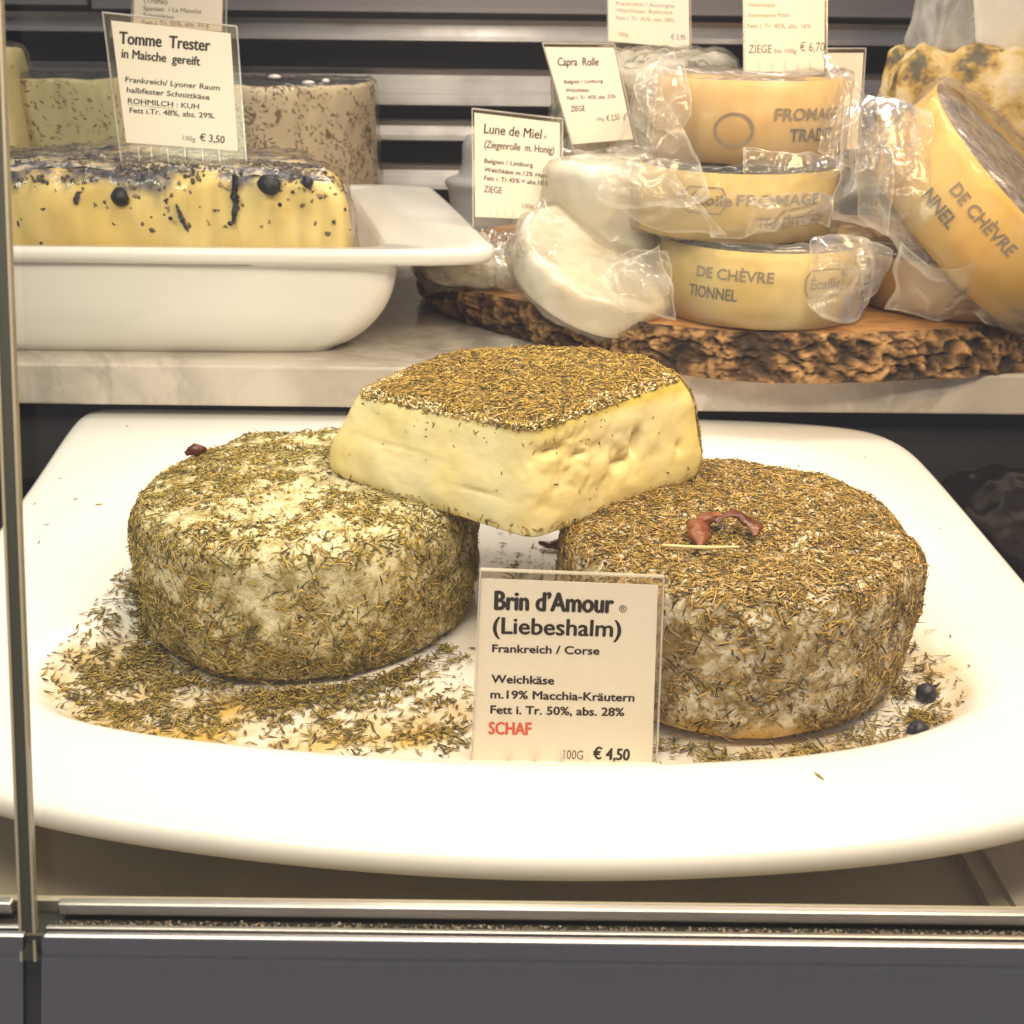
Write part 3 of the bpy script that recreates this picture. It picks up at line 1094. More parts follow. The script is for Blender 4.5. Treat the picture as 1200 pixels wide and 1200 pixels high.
def berry(px, py, r, label, ang):
    c_ = at(px, py, z=r+.03)
    V, F = lathe([(.001, -r), (r*.55, -r*.85), (r*.95, -r*.35), (r, .0), (r*.93, r*.4), (r*.6, r*.82), (r*.25, r*.93), (.001, r*.90)], 24, (0, 0, 0))
    V = V*(1 + .05*fbm(V*6 + px, 3))[:, None]
    R = rotm('Y', ang[0]) @ rotm('X', ang[1])
    e = empty('juniper_berry', (c_[0], c_[1], .03), label, 'juniper berry', 'juniper berries beside the right wheel')
    mk('berry', V @ R.T + c_, F, M_BERRY, e)
    Vs = []
    Fs = []
    for k in range(3):
        a = k*2*math.pi/3
        b0 = len(Vs)
        d_ = np.array((math.cos(a), math.sin(a), 0)); t_ = np.array((-d_[1], d_[0], 0))
        for q in ((d_*.03+t_*.05, .9), (d_*.03-t_*.05, .9), (d_*.16, 1.18), (d_*.05, .86)):
            Vs.append(q[0]*r/.3 + np.array((0, 0, q[1]*r)))
        Fs += [(b0, b0+1, b0+2), (b0, b0+2, b0+3), (b0+1, b0+3, b0+2)]
    mk('crown', np.array(Vs) @ R.T + c_, Fs, M_BERRY, e, smooth=False)


berry(1086, 812, .32, 'upper dark juniper berry touching the right wheel', (50, -20))
berry(1076, 856, .30, 'lower dark juniper berry nearest the front rim', (-50, 25))

# ------------------------------------------------------------------ front price tag
ribs = [(595, 880, 594, 897), (626, 880, 625, 898), (657, 881, 656, 898), (688, 882, 687, 899), (718, 882, 717, 899), (598, 880, 597, 897), (629, 880, 628, 898), (660, 881, 659, 898)]
price_tag('white price card reading Brin d\'Amour standing at the front of the plate', (564, 678), (771, 686), (553, 893), (764, 899), 24.75, 25.6, [
    ("Brin d’Amour", 580, 714, 718, 718, 23, M_INK, .035),
    ("®", 725, 717, 734.5, 717.5, 8, M_INK, 0),
    ("(Liebeshalm)", 578, 742, 727, 746, 20, M_INK, .024),
    ("Frankreich / Corse", 577, 764, 702, 767, 9.5, M_INK, .03),
    ("Weichkäse", 576, 800, 649, 802, 10, M_INK, .03),
    ("m.19% Macchia-Kräutern", 575, 818, 743, 822, 10, M_INK, .03),
    ("Fett i. Tr. 50%, abs. 28%", 575, 836, 731, 839, 10, M_INK, .03),
    ("SCHAF", 573, 860, 622, 861, 15, M_RED, .03),
    ("100G", 660, 889, 683, 890, 11, M_INKG, .0),
    ("€ 4,50", 695, 889, 737, 891, 14, M_INK, .03)], ribs, margin=(.03, .26, .13, .1))

# ================================================================== BOWL (baking dish)
BZ = 9.5
rim = [(-1.5, 51.6), (-.9, 52.6), (-1.2, 54), (-5.4, 74.0), (-6.0, 75.3), (-7.5, 75.8), (-34, 76), (-36, 74), (-38, 53), (-37, 51.2), (-34, 50.7), (-5, 50.9)]
rim = resample(chaikin(rim, 2, True), 300, True)
inside = [(-6.4, 52.6), (-6.2, 53.6), (-10.8, 72.8), (-11.3, 73.8), (-12.6, 74.2), (-32, 74.4), (-33.6, 73), (-35.2, 54), (-34.5, 52.4), (-32.5, 51.9), (-8, 52.0)]
inside = resample(chaikin(inside, 2, True), 300, True)


def align(a, b):
    """rotate b's start so that it matches a"""
    best = min(range(len(b)), key=lambda k: np.sum((np.roll(b, -k, 0)-a)**2))
    return np.roll(b, -best, 0)


cenb = np.array((-21, 63.0))
if np.cross(rim[1]-rim[0], rim[0]-cenb) * np.cross(inside[1]-inside[0], inside[0]-cenb) < 0:
    inside = inside[::-1]
inside = align(rim, inside)
foot = (inside-cenb)*np.array((.80, .96)) + cenb
body = inside + (inside-cenb)/np.linalg.norm(inside-cenb, axis=1, keepdims=True)*.6
rows = []
def add(o, z):
    rows.append(np.concatenate([o, np.full((len(o), 1), z)], 1))
def shr(o, k):
    d = cenb-o
    return o + d/np.linalg.norm(d, axis=1, keepdims=True)*k
add(shr(foot, 3), 4.22); add(shr(foot, .5), 4.22); add(shr(foot, .25), 4.12); add(foot, 4.12); add(shr(foot, -.15), 4.3)
for t in np.linspace(.04, .97, 16):
    k = math.sin(t*math.pi/2)**.9
    add(shr(foot, -.2)*(1-k) + body*k, 4.35 + (BZ-.75-4.35)*t**1.35)
add(shr(rim, .5)*.15+body*.85, BZ-.72); add(shr(rim, .8), BZ-.74); add(shr(rim, .25), BZ-.72); add(shr(rim, .02), BZ-.5); add(rim, BZ-.25); add(shr(rim, .10), BZ-.04); add(shr(rim, .35), BZ+.02)
add(rim*.5+inside*.5, BZ-.02); add(inside, BZ-.05); add(shr(inside, .18), BZ-.2)
floor_ = shr(foot, .6)
for t in np.linspace(.05, 1, 12):
    k = 1-math.cos(t*math.pi/2)
    add(shr(inside, .25)*(1-k)+floor_*k, BZ-.3 - (BZ-.3-4.9)*math.sin(t*math.pi/2))
for k in (.3, .6, 1):
    add(floor_*(1-k)+cenb*k, 4.9)
V = np.stack(rows, 1).reshape(-1, 3)
bowl = mk('baking_dish', V, gridf(300, len(rows), True), M_PORC, base=(-21, 63, 4.1))
tag(bowl, 'deep rectangular white porcelain dish with wide end flange on the marble shelf', 'dish')

# ------------------------------------------------------------------ crinkled film helpers
def crinkle(V, N, amp, sc, seed=0):
    d = 1.1*(1-np.abs(vn(V*sc*.9+seed)))**7 + .7*(1-np.abs(vn(V*sc*2.0+seed+9)))**7 + fbm(V*sc*.4+seed+5, 2)*.5
    return V + N*(d*amp)[:, None]


def sheet(name, grid, mat_, parent, nu=60, nv=40, amp=.12, sc=.9, seed=0):
    """grid: rows of (px,py,Y) control points -> smooth crinkled sheet, real 3-D at its own depth"""
    G = np.array([[at(*q[:2], Y=q[2]) for q in row] for row in grid])
    G = np.stack([resample(chaikin(r, 2), nu) for r in G], 0)           # rows x nu
    G = np.stack([resample(chaikin(G[:, j], 2), nv) for j in range(nu)], 0)  # nu x nv
    V = G.reshape(-1, 3)
    F = gridf(nu, nv)
    N = vnormals(V, F)
    uu, vv_ = np.meshgrid(np.linspace(0, 1, nu), np.linspace(0, 1, nv), indexing='ij')
    fade = (np.clip(np.minimum(np.minimum(uu, 1-uu), np.minimum(vv_, 1-vv_))*6, 0.12, 1)).ravel()
    V = crinkle(V, N*fade[:, None], amp, sc, seed)
    V = V + np.stack([fbm(V*.42+seed*3+k*19, 3) for k in range(3)], 1)*np.array((.42, .22, .42))
    bd = np.minimum(np.minimum(uu, 1-uu)*nu, np.minimum(vv_, 1-vv_)*nv).ravel()
    crs = (1-np.abs(vn(V*sc*.9+seed)))**12
    # doubled, milkier hem along the free edge and along the sharp creases
    o = mk(name, V, F, mat_, parent, attr={'hem': np.clip(.22*(bd < 1.1) + .22*crs, 0, 1)})
    return o


# ================================================================== CHEESES ON THE LEFT, UPPER SHELF
# wrapped yellow cheese lying in the dish
def half_drum(c, R, z0, z1, a0, a1, n=120, m=26, depthf=.0, round_=.6):
    """solid piece: circle cut by the chord between angles a0..a1 (degrees), arc from a0 to a1 counter clockwise"""
    arc = np.radians(np.linspace(a0, a1, n))
    A = np.stack([c[0]+R*np.cos(arc), c[1]+R*np.sin(arc)], 1)
    ch = np.linspace(0, 1, n//1)[1:-1, None]
    B = A[-1]*(1-ch) + A[0]*ch
    o = np.vstack([A, B])
    for _ in range(6):
        o = (np.roll(o, 1, 0)+o*2+np.roll(o, -1, 0))/4
    cc = o.mean(0)
    rows_ = []
    pf = resample(chaikin([(0, .001), (0, 1)] if round_ == 0 else [(round_, 0), (round_*.3, round_*.25/(z1-z0)), (0, round_/(z1-z0)), (0, 1-round_/(z1-z0)), (round_*.3, 1-round_*.25/(z1-z0)), (round_, 1)], 2), m)
    def inset(k):
        d = cc-o
        return o + d/np.linalg.norm(d, axis=1, keepdims=True)*k
    for k in (1, .5):
        rows_.append(np.c_[o*(1-k)+cc*k, np.full(len(o), z0)])
    for ins, t in pf:
        rows_.append(np.c_[inset(ins), np.full(len(o), z0+(z1-z0)*t)])
    top = rows_[-1][:, :2]
    for k in np.linspace(.08, 1, 16):
        rows_.append(np.c_[top*(1-k)+cc*k, np.full(len(o), z1)])
    V = np.stack(rows_, 1).reshape(-1, 3)
    F = gridf(len(o), len(rows_), True)
    N = vnormals(V, F)
    if N[V[:, 2] > z1-.01][:, 2].mean() < 0:
        F = F[:, ::-1]; N = -N
    return V, F, N, len(rows_)


M_YELLOW = mat('yellow_paste', (.72, .52, .16), .42, Subsurface_Weight=.1, Subsurface_Scale=.005)
yn = noise(M_YELLOW, 14, 5)
yc = ramp(M_YELLOW, yn, [(.3, (.84, .58, .13)), (.65, (.90, .72, .30))])
ya = nd(M_YELLOW, 'ShaderNodeAttribute', attribute_name='pomace')
y3 = noise(M_YELLOW, 130, 6, .65)
colour(M_YELLOW, mixc(M_YELLOW, ya.outputs['Fac'], yc, ramp(M_YELLOW, y3, [(.36, (.03, .03, .045)), (.50, (.13, .12, .15)), (.60, (.42, .34, .20)), (.7, (.62, .50, .26))])))
M_POMACE = mat('pomace_with_glare', (.1, .09, .12), .5)
pn2 = noise(M_POMACE, 75, 6, .65)
colour(M_POMACE, ramp(M_POMACE, pn2, [(.36, (.035, .035, .05)), (.45, (.16, .16, .21)), (.52, (.66, .60, .50)), (.62, (.80, .62, .26))]))  # dark pomace and yellow cheese; the whitish tone is painted-in glare
bump(M_POMACE, pn2, .8, .003)
M_BITS = herb_mat('grape_bits', [(.010, .010, .014), (.05, .045, .06), (.20, .13, .05), (.03, .025, .03), (.42, .32, .14), (.10, .09, .12)])
M_GRAPE = mat('dark_grape', (.008, .009, .012), .5)
bump(M_GRAPE, noise(M_GRAPE, 200, 3), .6, .002)

e = empty('wrapped_trester_cheese', (-19, 60, 6.2), 'film wrapped yellow cheese with dark grapes pressed into its top, lying in the white dish', 'cheese piece')
V, F, N, mr = half_drum((-19.6, 54.3), 11.3, 6.2, 12.75, -3, 183, round_=1.3)
nn = len(V)//mr
lev = np.tile(np.arange(mr), nn)
zz = V[:, 2]
V2 = V + N*(fbm(V*.35, 3)*.28)[:, None]
V2[:, 2] += np.clip((V2[:, 2]-9)/3, 0, 1)*(-.018*(V2[:, 0]+19)**2*.12 - .05*(V2[:, 0]+19)*.3)
fa = F[(lev[F].max(1) < mr-19)]
fb = F[(lev[F].max(1) >= mr-19)]
pz = V2[:, 2] - (12.15 + fbm(V2*np.array((.45, 0, 0))+3, 3)*.55 + fbm(V2*1.6, 3)*.45)
mk('paste', V2, fa, M_YELLOW, e, attr={'pomace': np.clip(pz*2.2, 0, 1)})
Vp = V2 + N*(fbm(V2*2.2, 3)*.10+.03)[:, None]
mk('pomace_crust', Vp, fb, M_POMACE, e)
Vf = V2 + N*.22
Vf = crinkle(Vf, N, .20, .75, 3)
# long vertical pulls in the film on the front face
front = (V2[:, 1] < 55.6)
lx = V2[:, 0] + (V2[:, 2]-9)*fbm(np.c_[V2[:, 0]*.35, V2[:, 0]*0, V2[:, 0]*0]+2, 2)*.55
fold = (1-np.abs(vn(np.c_[lx*1.1, lx*0, lx*0+3])))**9 + (1-np.abs(vn(np.c_[lx*2.3+7, lx*0, V2[:, 2]*.12])))**9
Vf[:, 1] -= front*fold*.16
mk('film_wrap', Vf, F, M_FILMY, e)
F_tr, e_tr = F, e
for (px, py, r) in ((140, 232, .46), (315, 218, .46), (232, 208, .3), (360, 213, .36), (270, 262, .12), (186, 207, .45), (200, 256, .12), (328, 240, .12), (48, 285, .12)):
    c_ = at(px, py, Y=53.35 if py > 210 else 54.6)
    V, F = lathe([(.001, -r*.7), (r*.6, -r*.6), (r*.95, -r*.2), (r, 0), (r*.9, r*.4), (r*.5, r*.75), (.001, r*.8)], 20, (0, 0, 0))
    V = V*(1+.30*fbm(V*1.8+px, 3))[:, None]*np.array((1.25, 1, 1) if px % 4 else (.95, .9, 1))
    mk('grape', V @ rotm('X', 60).T @ rotm('Y', px*7 % 90).T + c_+np.array((0, .18 if r > .3 else 0, 0)), F, M_GRAPE, e)
for pl_ in ([(205, 240), (214, 262), (220, 272)], [(274, 205), (275, 235), (273, 262)], [(90, 225), (88, 240)]):
    a_ = [at(*q, Y=53.45) for q in pl_]
    V, F = tube([q + np.array((0, .16, 0)) for q in a_], [.10, .24, .10], wr=.8, flat=.5, seed=pl_[0][0])
    mk('grape_skin', V, F, M_GRAPE, e)

lo_ = V2[F_tr[:, 0], 2]
ftr = F_tr[(lo_ > 9.6) & (V2[F_tr[:, 0], 1] < 60)]
P, Nn = sample(V2, ftr, 5200, lambda P, N: np.clip(.02 + 1.1*np.clip((P[:, 2]-11.3)/1.2, 0, 1)**1.5 * np.clip(fbm(P*.9, 3)*1.4+.5, 0, 1) + .02, 0, 1))
A, B = needles(P, Nn, .06, .34, .05, .13, .0, 8, bendk=.3)
tag(mk('grape_bits', A, B, M_BITS, e_tr, smooth=False), kind='stuff')
# big pale wheel behind the dish
M_PALE = mat('pale_herb_rind', (.6, .5, .36), .5)
sp = nd(M_PALE, 'ShaderNodeTexNoise'); sp.inputs['Scale'].default_value = 95; sp.inputs['Detail'].default_value = 5
tcn = nd(M_PALE, 'ShaderNodeTexCoord'); ln(M_PALE, tcn.outputs['Object'], sp.inputs['Vector'])
big = noise(M_PALE, 9, 3)
bs = ramp(M_PALE, big, [(.35, (.68, .60, .42)), (.65, (.56, .46, .31))])
colour(M_PALE, mixc(M_PALE, ramp(M_PALE, sp.outputs[0], [(.60, (0, 0, 0)), (.66, (1, 1, 1))]), bs, (.20, .11, .05)))
bump(M_PALE, sp.outputs[0], .4, .002)
M_GREENISH = mat('greenish_paste', (.62, .58, .30), .4)
sp2 = noise(M_GREENISH, 110, 5)
zc = nd(M_GREENISH, 'ShaderNodeNewGeometry')
colour(M_GREENISH, mixc(M_GREENISH, ramp(M_GREENISH, sp2, [(.62, (0, 0, 0)), (.67, (1, 1, 1))]), (.62, .57, .30), (.26, .15, .05)))
M_BLUEBLACK = mat('black_rind', (.05, .05, .06), .3)


def speckled(px0, px1, pyt, pyb, Y, R, label, body_m, top_m, film_m, flecks, rnd=False):
    a, b = at(px0, (pyt+pyb)/2, Y=Y), at(px1, (pyt+pyb)/2, Y=Y)
    z1 = at((px0+px1)/2, pyt, Y=Y)[2]
    z0 = 4.15
    hw = (b[0]-a[0])/2
    cx = (a[0]+b[0])/2
    cy = Y + R*.35
    half = math.degrees(math.acos(min(1, .35*R/R)))
    ang = math.degrees(math.asin(.35))
    if rnd:
        cy = Y + R
    V, F, N, mr = half_drum((cx, cy), R, z0, z1, 150 if rnd else -ang, 390 if rnd else 180+ang, round_=.5)
    sx = hw/R
    V[:, 0] = cx + (V[:, 0]-cx)*sx
    e = empty('wrapped_wheel_piece', (cx, cy, z0), label, 'cheese piece', 'large wrapped cheeses behind the dish')
    V2 = V + N*(fbm(V*.5+px0, 3)*.12)[:, None]
    lev = np.tile(np.arange(mr), len(V)//mr)
    mk('rind', V2, F[lev[F].max(1) < mr-17], body_m, e)
    mk('top_rind', V2, F[lev[F].max(1) >= mr-17], top_m, e)
    Vf = crinkle(V2+N*.18, N, .14, .8, px0)
    mk('film_wrap', Vf, F, film_m, e)
    if flecks:
        ff = F[(lev[F].max(1) < mr-17) & (V2[F[:, 0], 1] < cy)]
        P, Nn = sample(V2, ff, flecks, lambda P, N: np.clip(fbm(P*.6+px0, 3)+.45, 0, 1))
        A, B = needles(P, Nn, .10, .45, .025, .055, .0, 4, flow=np.array((.9, 0, -.9)))
        tag(mk('herb_flecks', A, B, M_FLECK, e, smooth=False), kind='stuff')
    return e, cx, cy, z1


M_FLECK = herb_mat('pressed_fleck', [(.09, .045, .02), (.20, .11, .05), (.14, .08, .035)])
speckled(185, 421, 100, 215, 80, 9.5, 'pinkish cheese flecked with brown herbs behind the dish, right of the Tomme card', M_PALE, M_BLUEBLACK, M_FILMT, 6500, True)
speckled(17, 225, 92, 215, 79.5, 7.5, 'greenish cream cheese with brown specks behind the dish, left of the Tomme card', M_GREENISH, M_BLUEBLACK, M_FILMT, 1500)
speckled(-120, 12, 55, 215, 77, 6, 'olive yellow wrapped cheese cut off by the left edge beside the glass joint', M_GREENISH, M_BLUEBLACK, M_FILMT, 0)
# tiny crumbs on top of the pink one
for (px, py, r) in ((362, 99, .45), (322, 92, .5), (382, 97, .28)):
    c_ = at(px, py, Y=80.5 if py > 95 else 83)
    V, F = lathe([(.001, -.1), (r, -.05), (r*.95, .08), (r*.4, .16), (.001, .17)], 14, (0, 0, 0))
    tag(mk('cheese_crumb', V*(1+.2*fbm(V*3+px, 2))[:, None]+c_+np.array((0, 0, .1)), F, M_PAPER), {362: 'largest pale crumb on top of the pinkish flecked cheese', 322: 'flat pale crumb nearest the Tomme card on the pinkish cheese', 382: 'smallest pale crumb near the right end of the pinkish cheese'}[px], 'cheese crumb')

# Tomme Trester card
price_tag('white price card reading Tomme Trester above the wrapped yellow cheese', (130, 24), (270, 39), (148, 167), (279, 177), 55.5, 57.2, [
    ("Tomme  Trester", 140, 51, 246, 60, 15, M_INK, .03),
    ("in Maische  gereift", 142.5, 67.5, 234, 77, 11, M_INK, .03),
    ("Frankreich/ Lyoner Raum", 147, 96, 257.5, 106, 6.5, M_INK, .025),
    ("halbfester Schnittkäse", 148.5, 108, 245.5, 117, 6.5, M_INK, .025),
    ("ROHMILCH : KUH", 150, 121, 233, 128, 6.5, M_INK, .025),
    ("Fett i.Tr. 48%, abs. 29%.", 152, 132, 252, 139, 6.5, M_INK, .025),
    ("100g", 214, 164, 229, 166, 6, M_INKG, .0),
    ("€ 3,50", 234, 165, 263, 168, 9, M_INK, .02),
    ("_________", 150, 122, 204, 127, 5, M_INK, .0)],
    [(163, 172, 164, 189), (178, 173, 179, 190), (197, 174, 198, 190), (217, 174, 218, 191), (238, 175, 239, 192), (257, 176, 259, 192)], margin=(.35, .35, .35, .95))
price_tag('white price card at the top left behind the Tomme card, lettered Spanien La Manche', (160, -90), (262, -80), (156, 28), (260, 37), 82, 84, [
    ("(Truffel)", 169, 3, 196, 5, 6.5, M_INKG, .01),
    ("Spanien  / La Mancha", 168, 12, 236, 16, 5.5, M_INKG, .01),
    ("Schnittkäse", 168, 20, 204, 23, 5.5, M_INKG, .01),
    ("Fett i. Tr. 55%, abs. 33 g.", 167, 29, 246, 32, 5.5, M_INKG, .01)], None, margin=(.1, .1, .3, .1))

# ================================================================== WOOD BOARD
c_b = np.array((19.5, 69.0))
# front curve of the top edge, then closed behind
topo = [(-5.3, 61.5), (-3.6, 58.6), (0, 55.3), (4.1, 52.0), (7.9, 49.8), (11.8, 48.9), (17.4, 49.3), (25.2, 51.4), (33, 55), (39, 62), (40, 70), (37, 79), (28, 86), (16, 88), (4, 84), (-3, 77), (-6, 70), (-6.2, 65)]
topo = resample(chaikin(topo, 2, True), 900, True)
tg = np.roll(topo, -1, 0)-np.roll(topo, 1, 0)
outn = np.stack([tg[:, 1], -tg[:, 0]], 1); outn /= np.linalg.norm(outn, axis=1, keepdims=True)
for _ in range(20):
    outn = (np.roll(outn, 1, 0)+outn*2+np.roll(outn, -1, 0))/4
BT, BB = 6.3, 4.13
sh = np.interp(topo[:, 0], [-5, 1, 6, 12, 40], [-.8, -.2, .4, .95, 1.0])     # the bark flares outward towards the foot on the right
rows = []
mz = 44
hi = []
for i, t in enumerate(np.linspace(0, 1, mz)):
    zq = BB + (BT-BB)*t
    bulge = (1-t)*sh + .12*math.sin(t*math.pi)
    P3 = np.c_[topo + outn*bulge[:, None], np.full(len(topo), zq)]
    q = np.c_[P3[:, 0]*.8+P3[:, 2]*.55, P3[:, 1]*.8, P3[:, 2]*.75-P3[:, 0]*.15]
    warp = np.stack([fbm(q*.7+2, 3), fbm(q*.7+31, 3), fbm(q*.7+57, 3)], 1)*.6
    d = fbm(q*.85+warp, 4, ridge=True)
    fine = fbm(P3*3.2, 3)
    crk = (1-np.abs(vn(q*1.5+warp+40)))**6 + .8*(1-np.abs(vn(q*3.1+warp*2+70)))**6
    d = d*.8 - crk*1.0
    dsp = (d*.26 + fine*.10)*min(1, .35+4*t*(1-t)*1.2) - .03
    P3[:, :2] += outn*dsp[:, None]
    rows.append(P3)
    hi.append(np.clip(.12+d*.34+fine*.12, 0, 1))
V = np.stack(rows, 1)
board = empty('wooden_board', (c_b[0], c_b[1], BB), 'thick wooden board with rough bark edge under the wrapped cheeses', 'wooden board')
F = gridf(len(topo), mz, True)
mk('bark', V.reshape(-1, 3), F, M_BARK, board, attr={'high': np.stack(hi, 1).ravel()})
topring = V[:, -1]
rr = [topring]
for k in (.006, .02, .05, .12, .3, .6, 1):
    q = topring*(1-k) + np.array((*c_b, BT))*k
    q[:, 2] = BT - .05*(k < .03)
    rr.append(q)
mk('wood_top', np.stack(rr, 1).reshape(-1, 3), gridf(len(topo), len(rr), True), M_WOOD, board)
mk('wood_underside', np.stack([V[:, 0], V[:, 0]*0+np.array((*c_b, BB))], 1).reshape(-1, 3), gridf(len(topo), 2, True), M_WOOD, board)

# ================================================================== WRAPPED BANDED CHEESES
M_BAND = mat('cream_band', (.72, .60, .30), .45)
colour(M_BAND, ramp(M_BAND, noise(M_BAND, 20, 3), [(.3, (.66, .47, .13)), (.7, (.78, .62, .24))]))
M_BANDO = mat('orange_band', (.74, .54, .26), .45)
colour(M_BANDO, ramp(M_BANDO, noise(M_BANDO, 20, 3), [(.3, (.66, .38, .11)), (.7, (.78, .55, .22))]))
M_BANDY = mat('yellow_band', (.80, .58, .16), .45)
colour(M_BANDY, ramp(M_BANDY, noise(M_BANDY, 20, 3), [(.3, (.76, .42, .05)), (.7, (.84, .61, .17))]))
M_ASH = mat('ash_rind', (.3, .25, .24), .8)
an = noise(M_ASH, 130, 7, .7)
colour(M_ASH, ramp(M_ASH, an, [(.38, (.12, .08, .07)), (.5, (.34, .26, .22)), (.62, (.62, .54, .46))]))
bump(M_ASH, an, .8, .002)


def banded(c, R, h, label, band_m, texts, R3=None, wrap=M_WAX, group='banded goat cheeses in waxed wrap', flare=1.0, wseed=0, wamp=.16, wrap_up=.35):
    """round cheese in a printed band, wrapped in translucent paper; R3 turns it about its centre foot"""
    R3 = np.eye(3) if R3 is None else R3
    c = np.array(c, float)
    X = lambda V: (V @ R3.T) + c
    e = empty('banded_cheese', c, label, 'cheese', group)
    p = resample(chaikin([(.001, .05), (R-.5, .05), (R-.12, .3), (R-.1, h*.5), (R-.12, h-.3), (R-.6, h-.1), (.001, h-.12)], 2), 40)
    V, F = lathe(p, 110, (0, 0, 0))
    N = vnormals(V, F)
    V = V + N*(fbm(V*1.2+wseed, 3)*.05)[:, None]
    mk('cheese_body', X(V), F, M_ASH, e)
    # the band: a real strip standing slightly proud of the rind above and below
    b = [(R-.10, .10), (R, .06), (R+.02, h*.5), (R, h+.02), (R-.07, h+.02), (R-.09, h*.5), (R-.10, .10)]
    V, F = lathe(b, 128, (0, 0, 0))
    V = V*(1+.006*np.sin(np.arctan2(V[:, 1], V[:, 0])*3+wseed))[:, None]
    mk('paper_band', X(V), F, band_m, e)
    for (s, th0, z0_, cap, width, m) in texts:
        G, gf = glyphs(s, .02)
        sc = width/G[:, 0].max()
        th = math.radians(th0) + (G[:, 0]*sc - width/2)/R
        rr_ = R+.055+.006*R
        P = np.stack([rr_*np.cos(th), rr_*np.sin(th), z0_+G[:, 1]*cap/CAPH], 1)
        mk('band_lettering', X(P), gf, m, e, smooth=False)
    # wrap
    pw = resample(chaikin([(.001, -.0), (R+.1, -.0), (R+.2, .3), (R+.16, h*.5), (R+.16, h-.2), (R+.22, h+wrap_up), (R-.5, h+wrap_up*.7), (R-1.8, h+.12), (.001, h+.05)], 1), 46)
    V, F = lathe(pw, 150, (0, 0, 0))
    N = vnormals(V, F)
    side = np.clip((np.hypot(V[:, 0], V[:, 1])-R*.6)/R*3, 0, 1)
    V = V + N*(np.abs(fbm(V*.55+wseed, 3, ridge=True))*wamp*side)[:, None]
    V[:, 2] = np.maximum(V[:, 2], -.01)
    mk('wrap', X(V), F, wrap, e)
    return e


# seal outline (octagon) drawn as a thin ring on the band
def octagon(par, c, R, th0, z0_, w_, h_, m, R3=None):
    R3 = np.eye(3) if R3 is None else R3
    V = []
    sh_ = [(-1, -.45), (-.8, -1), (.8, -1), (1, -.45), (1, .45), (.8, 1), (-.8, 1), (-1, .45)]
    for k in (1, .90):
        for a, b in sh_:
            th = math.radians(th0) + a*(w_/2 - (1-k)*.6)/R
            rr_ = R+.055+.006*R
            V.append((rr_*math.cos(th), rr_*math.sin(th), z0_ + b*(h_/2 - (1-k)*.6)))
    F = [(i, (i+1) % 8, (i+1) % 8 + 8, i+8) for i in range(8)]
    mk('band_seal', (np.array(V) @ R3.T)+np.array(c), F, m, par, smooth=False)


R0 = 5.05
b1 = banded((12.35, 54.2, BT+.03), R0, 3.55, 'yellow banded goat cheese lettered CHÈVRE, lowest of the stack of three', M_BAND,
            [("DE CHÈVRE", -116, 2.25, .52, 3.7, M_STAMP2), ("TIONNEL", -127, 1.30, .56, 2.5, M_FADED), ("Écaille", -66, 1.95, .50, 1.7, M_STAMP2)], wseed=1.1)
octagon(b1, (12.35, 54.2, BT+.03), R0, -66, 2.2, 2.2, 1.3, M_STAMP2)
z2 = BT+3.85
b2 = banded((10.9, 54.8, z2), 4.75, 3.1, 'pale banded goat cheese half hidden by crumpled wrap, middle of the stack of three', M_BAND,
            [("TRADITION", -68, .75, .5, 3.4, M_STAMP2), ("FROMAGE", -75, 1.75, .5, 4.2, M_STAMP2), ("É Étoile", -118, 1.7, .5, 2.6, M_STAMP2)], wseed=4.2, wamp=.2)
octagon(b2, (10.9, 54.8, z2), 4.75, -118, 1.9, 2.0, 1.2, M_STAMP2)
z3 = z2+3.45
b3 = banded((11.1, 54.8, z3), 4.45, 3.55, 'orange banded goat cheese lettered FROMAG TRAD, on top of the stack of three', M_BANDO,
            [("FROMAGE", -62, 1.95, .52, 3.7, M_STAMP2), ("TRADIT", -59, 1.05, .56, 2.6, M_FADED)], wseed=9.3, wamp=.14)
# emblem ellipse on the top cheese
V = []
for k in (1, .85):
    for a in np.linspace(0, 2*np.pi, 33)[:-1]:
        th = math.radians(-108) + .9*k*math.cos(a)/4.45
        V.append((4.53*math.cos(th)+11.1, 4.53*math.sin(th)+54.8, z3+1.5+.75*k*math.sin(a)))
mk('band_seal', V, [(i, (i+1) % 32, (i+1) % 32+32, i+32) for i in range(32)], M_STAMP2, b3, smooth=False)

# loose flaps of wrap, each a sheet at its own depth
sheet('wrap_flap', [[(800, 60, 52.5), (770, 80, 51.2), (748, 98, 50.6)], [(815, 110, 50.6), (780, 120, 50.2), (746, 118, 50.4)], [(800, 170, 50.2), (790, 160, 50.0), (768, 150, 50.2)]], M_WAX, b3, amp=.10, seed=1)
sheet('wrap_flap', [[(960, 60, 53.5), (985, 85, 52.0), (1003, 130, 51.5)], [(975, 110, 51.2), (990, 130, 51), (1005, 155, 51)], [(960, 170, 50.6), (980, 180, 50.6), (1000, 190, 50.8)]], M_WAX, b3, amp=.10, seed=2)
sheet('wrap_flap', [[(865, 178, 50.1), (920, 182, 50.0), (985, 180, 50.6)], [(866, 200, 49.7), (925, 200, 49.6), (985, 200, 50.1)], [(868, 209, 49.7), (920, 211, 49.6), (975, 212, 50.1)]], M_WAX, b3, amp=.07, seed=3)
sheet('wrap_flap', [[(790, 180, 51.2), (760, 185, 50.6), (735, 200, 50.4)], [(800, 205, 49.6), (750, 215, 49.4), (706, 218, 49.6)], [(840, 260, 49.2), (780, 255, 49.4), (720, 240, 49.8)], [(860, 275, 49.4), (800, 270, 49.6), (745, 255, 50)]], M_WAX, b2, amp=.12, seed=4)
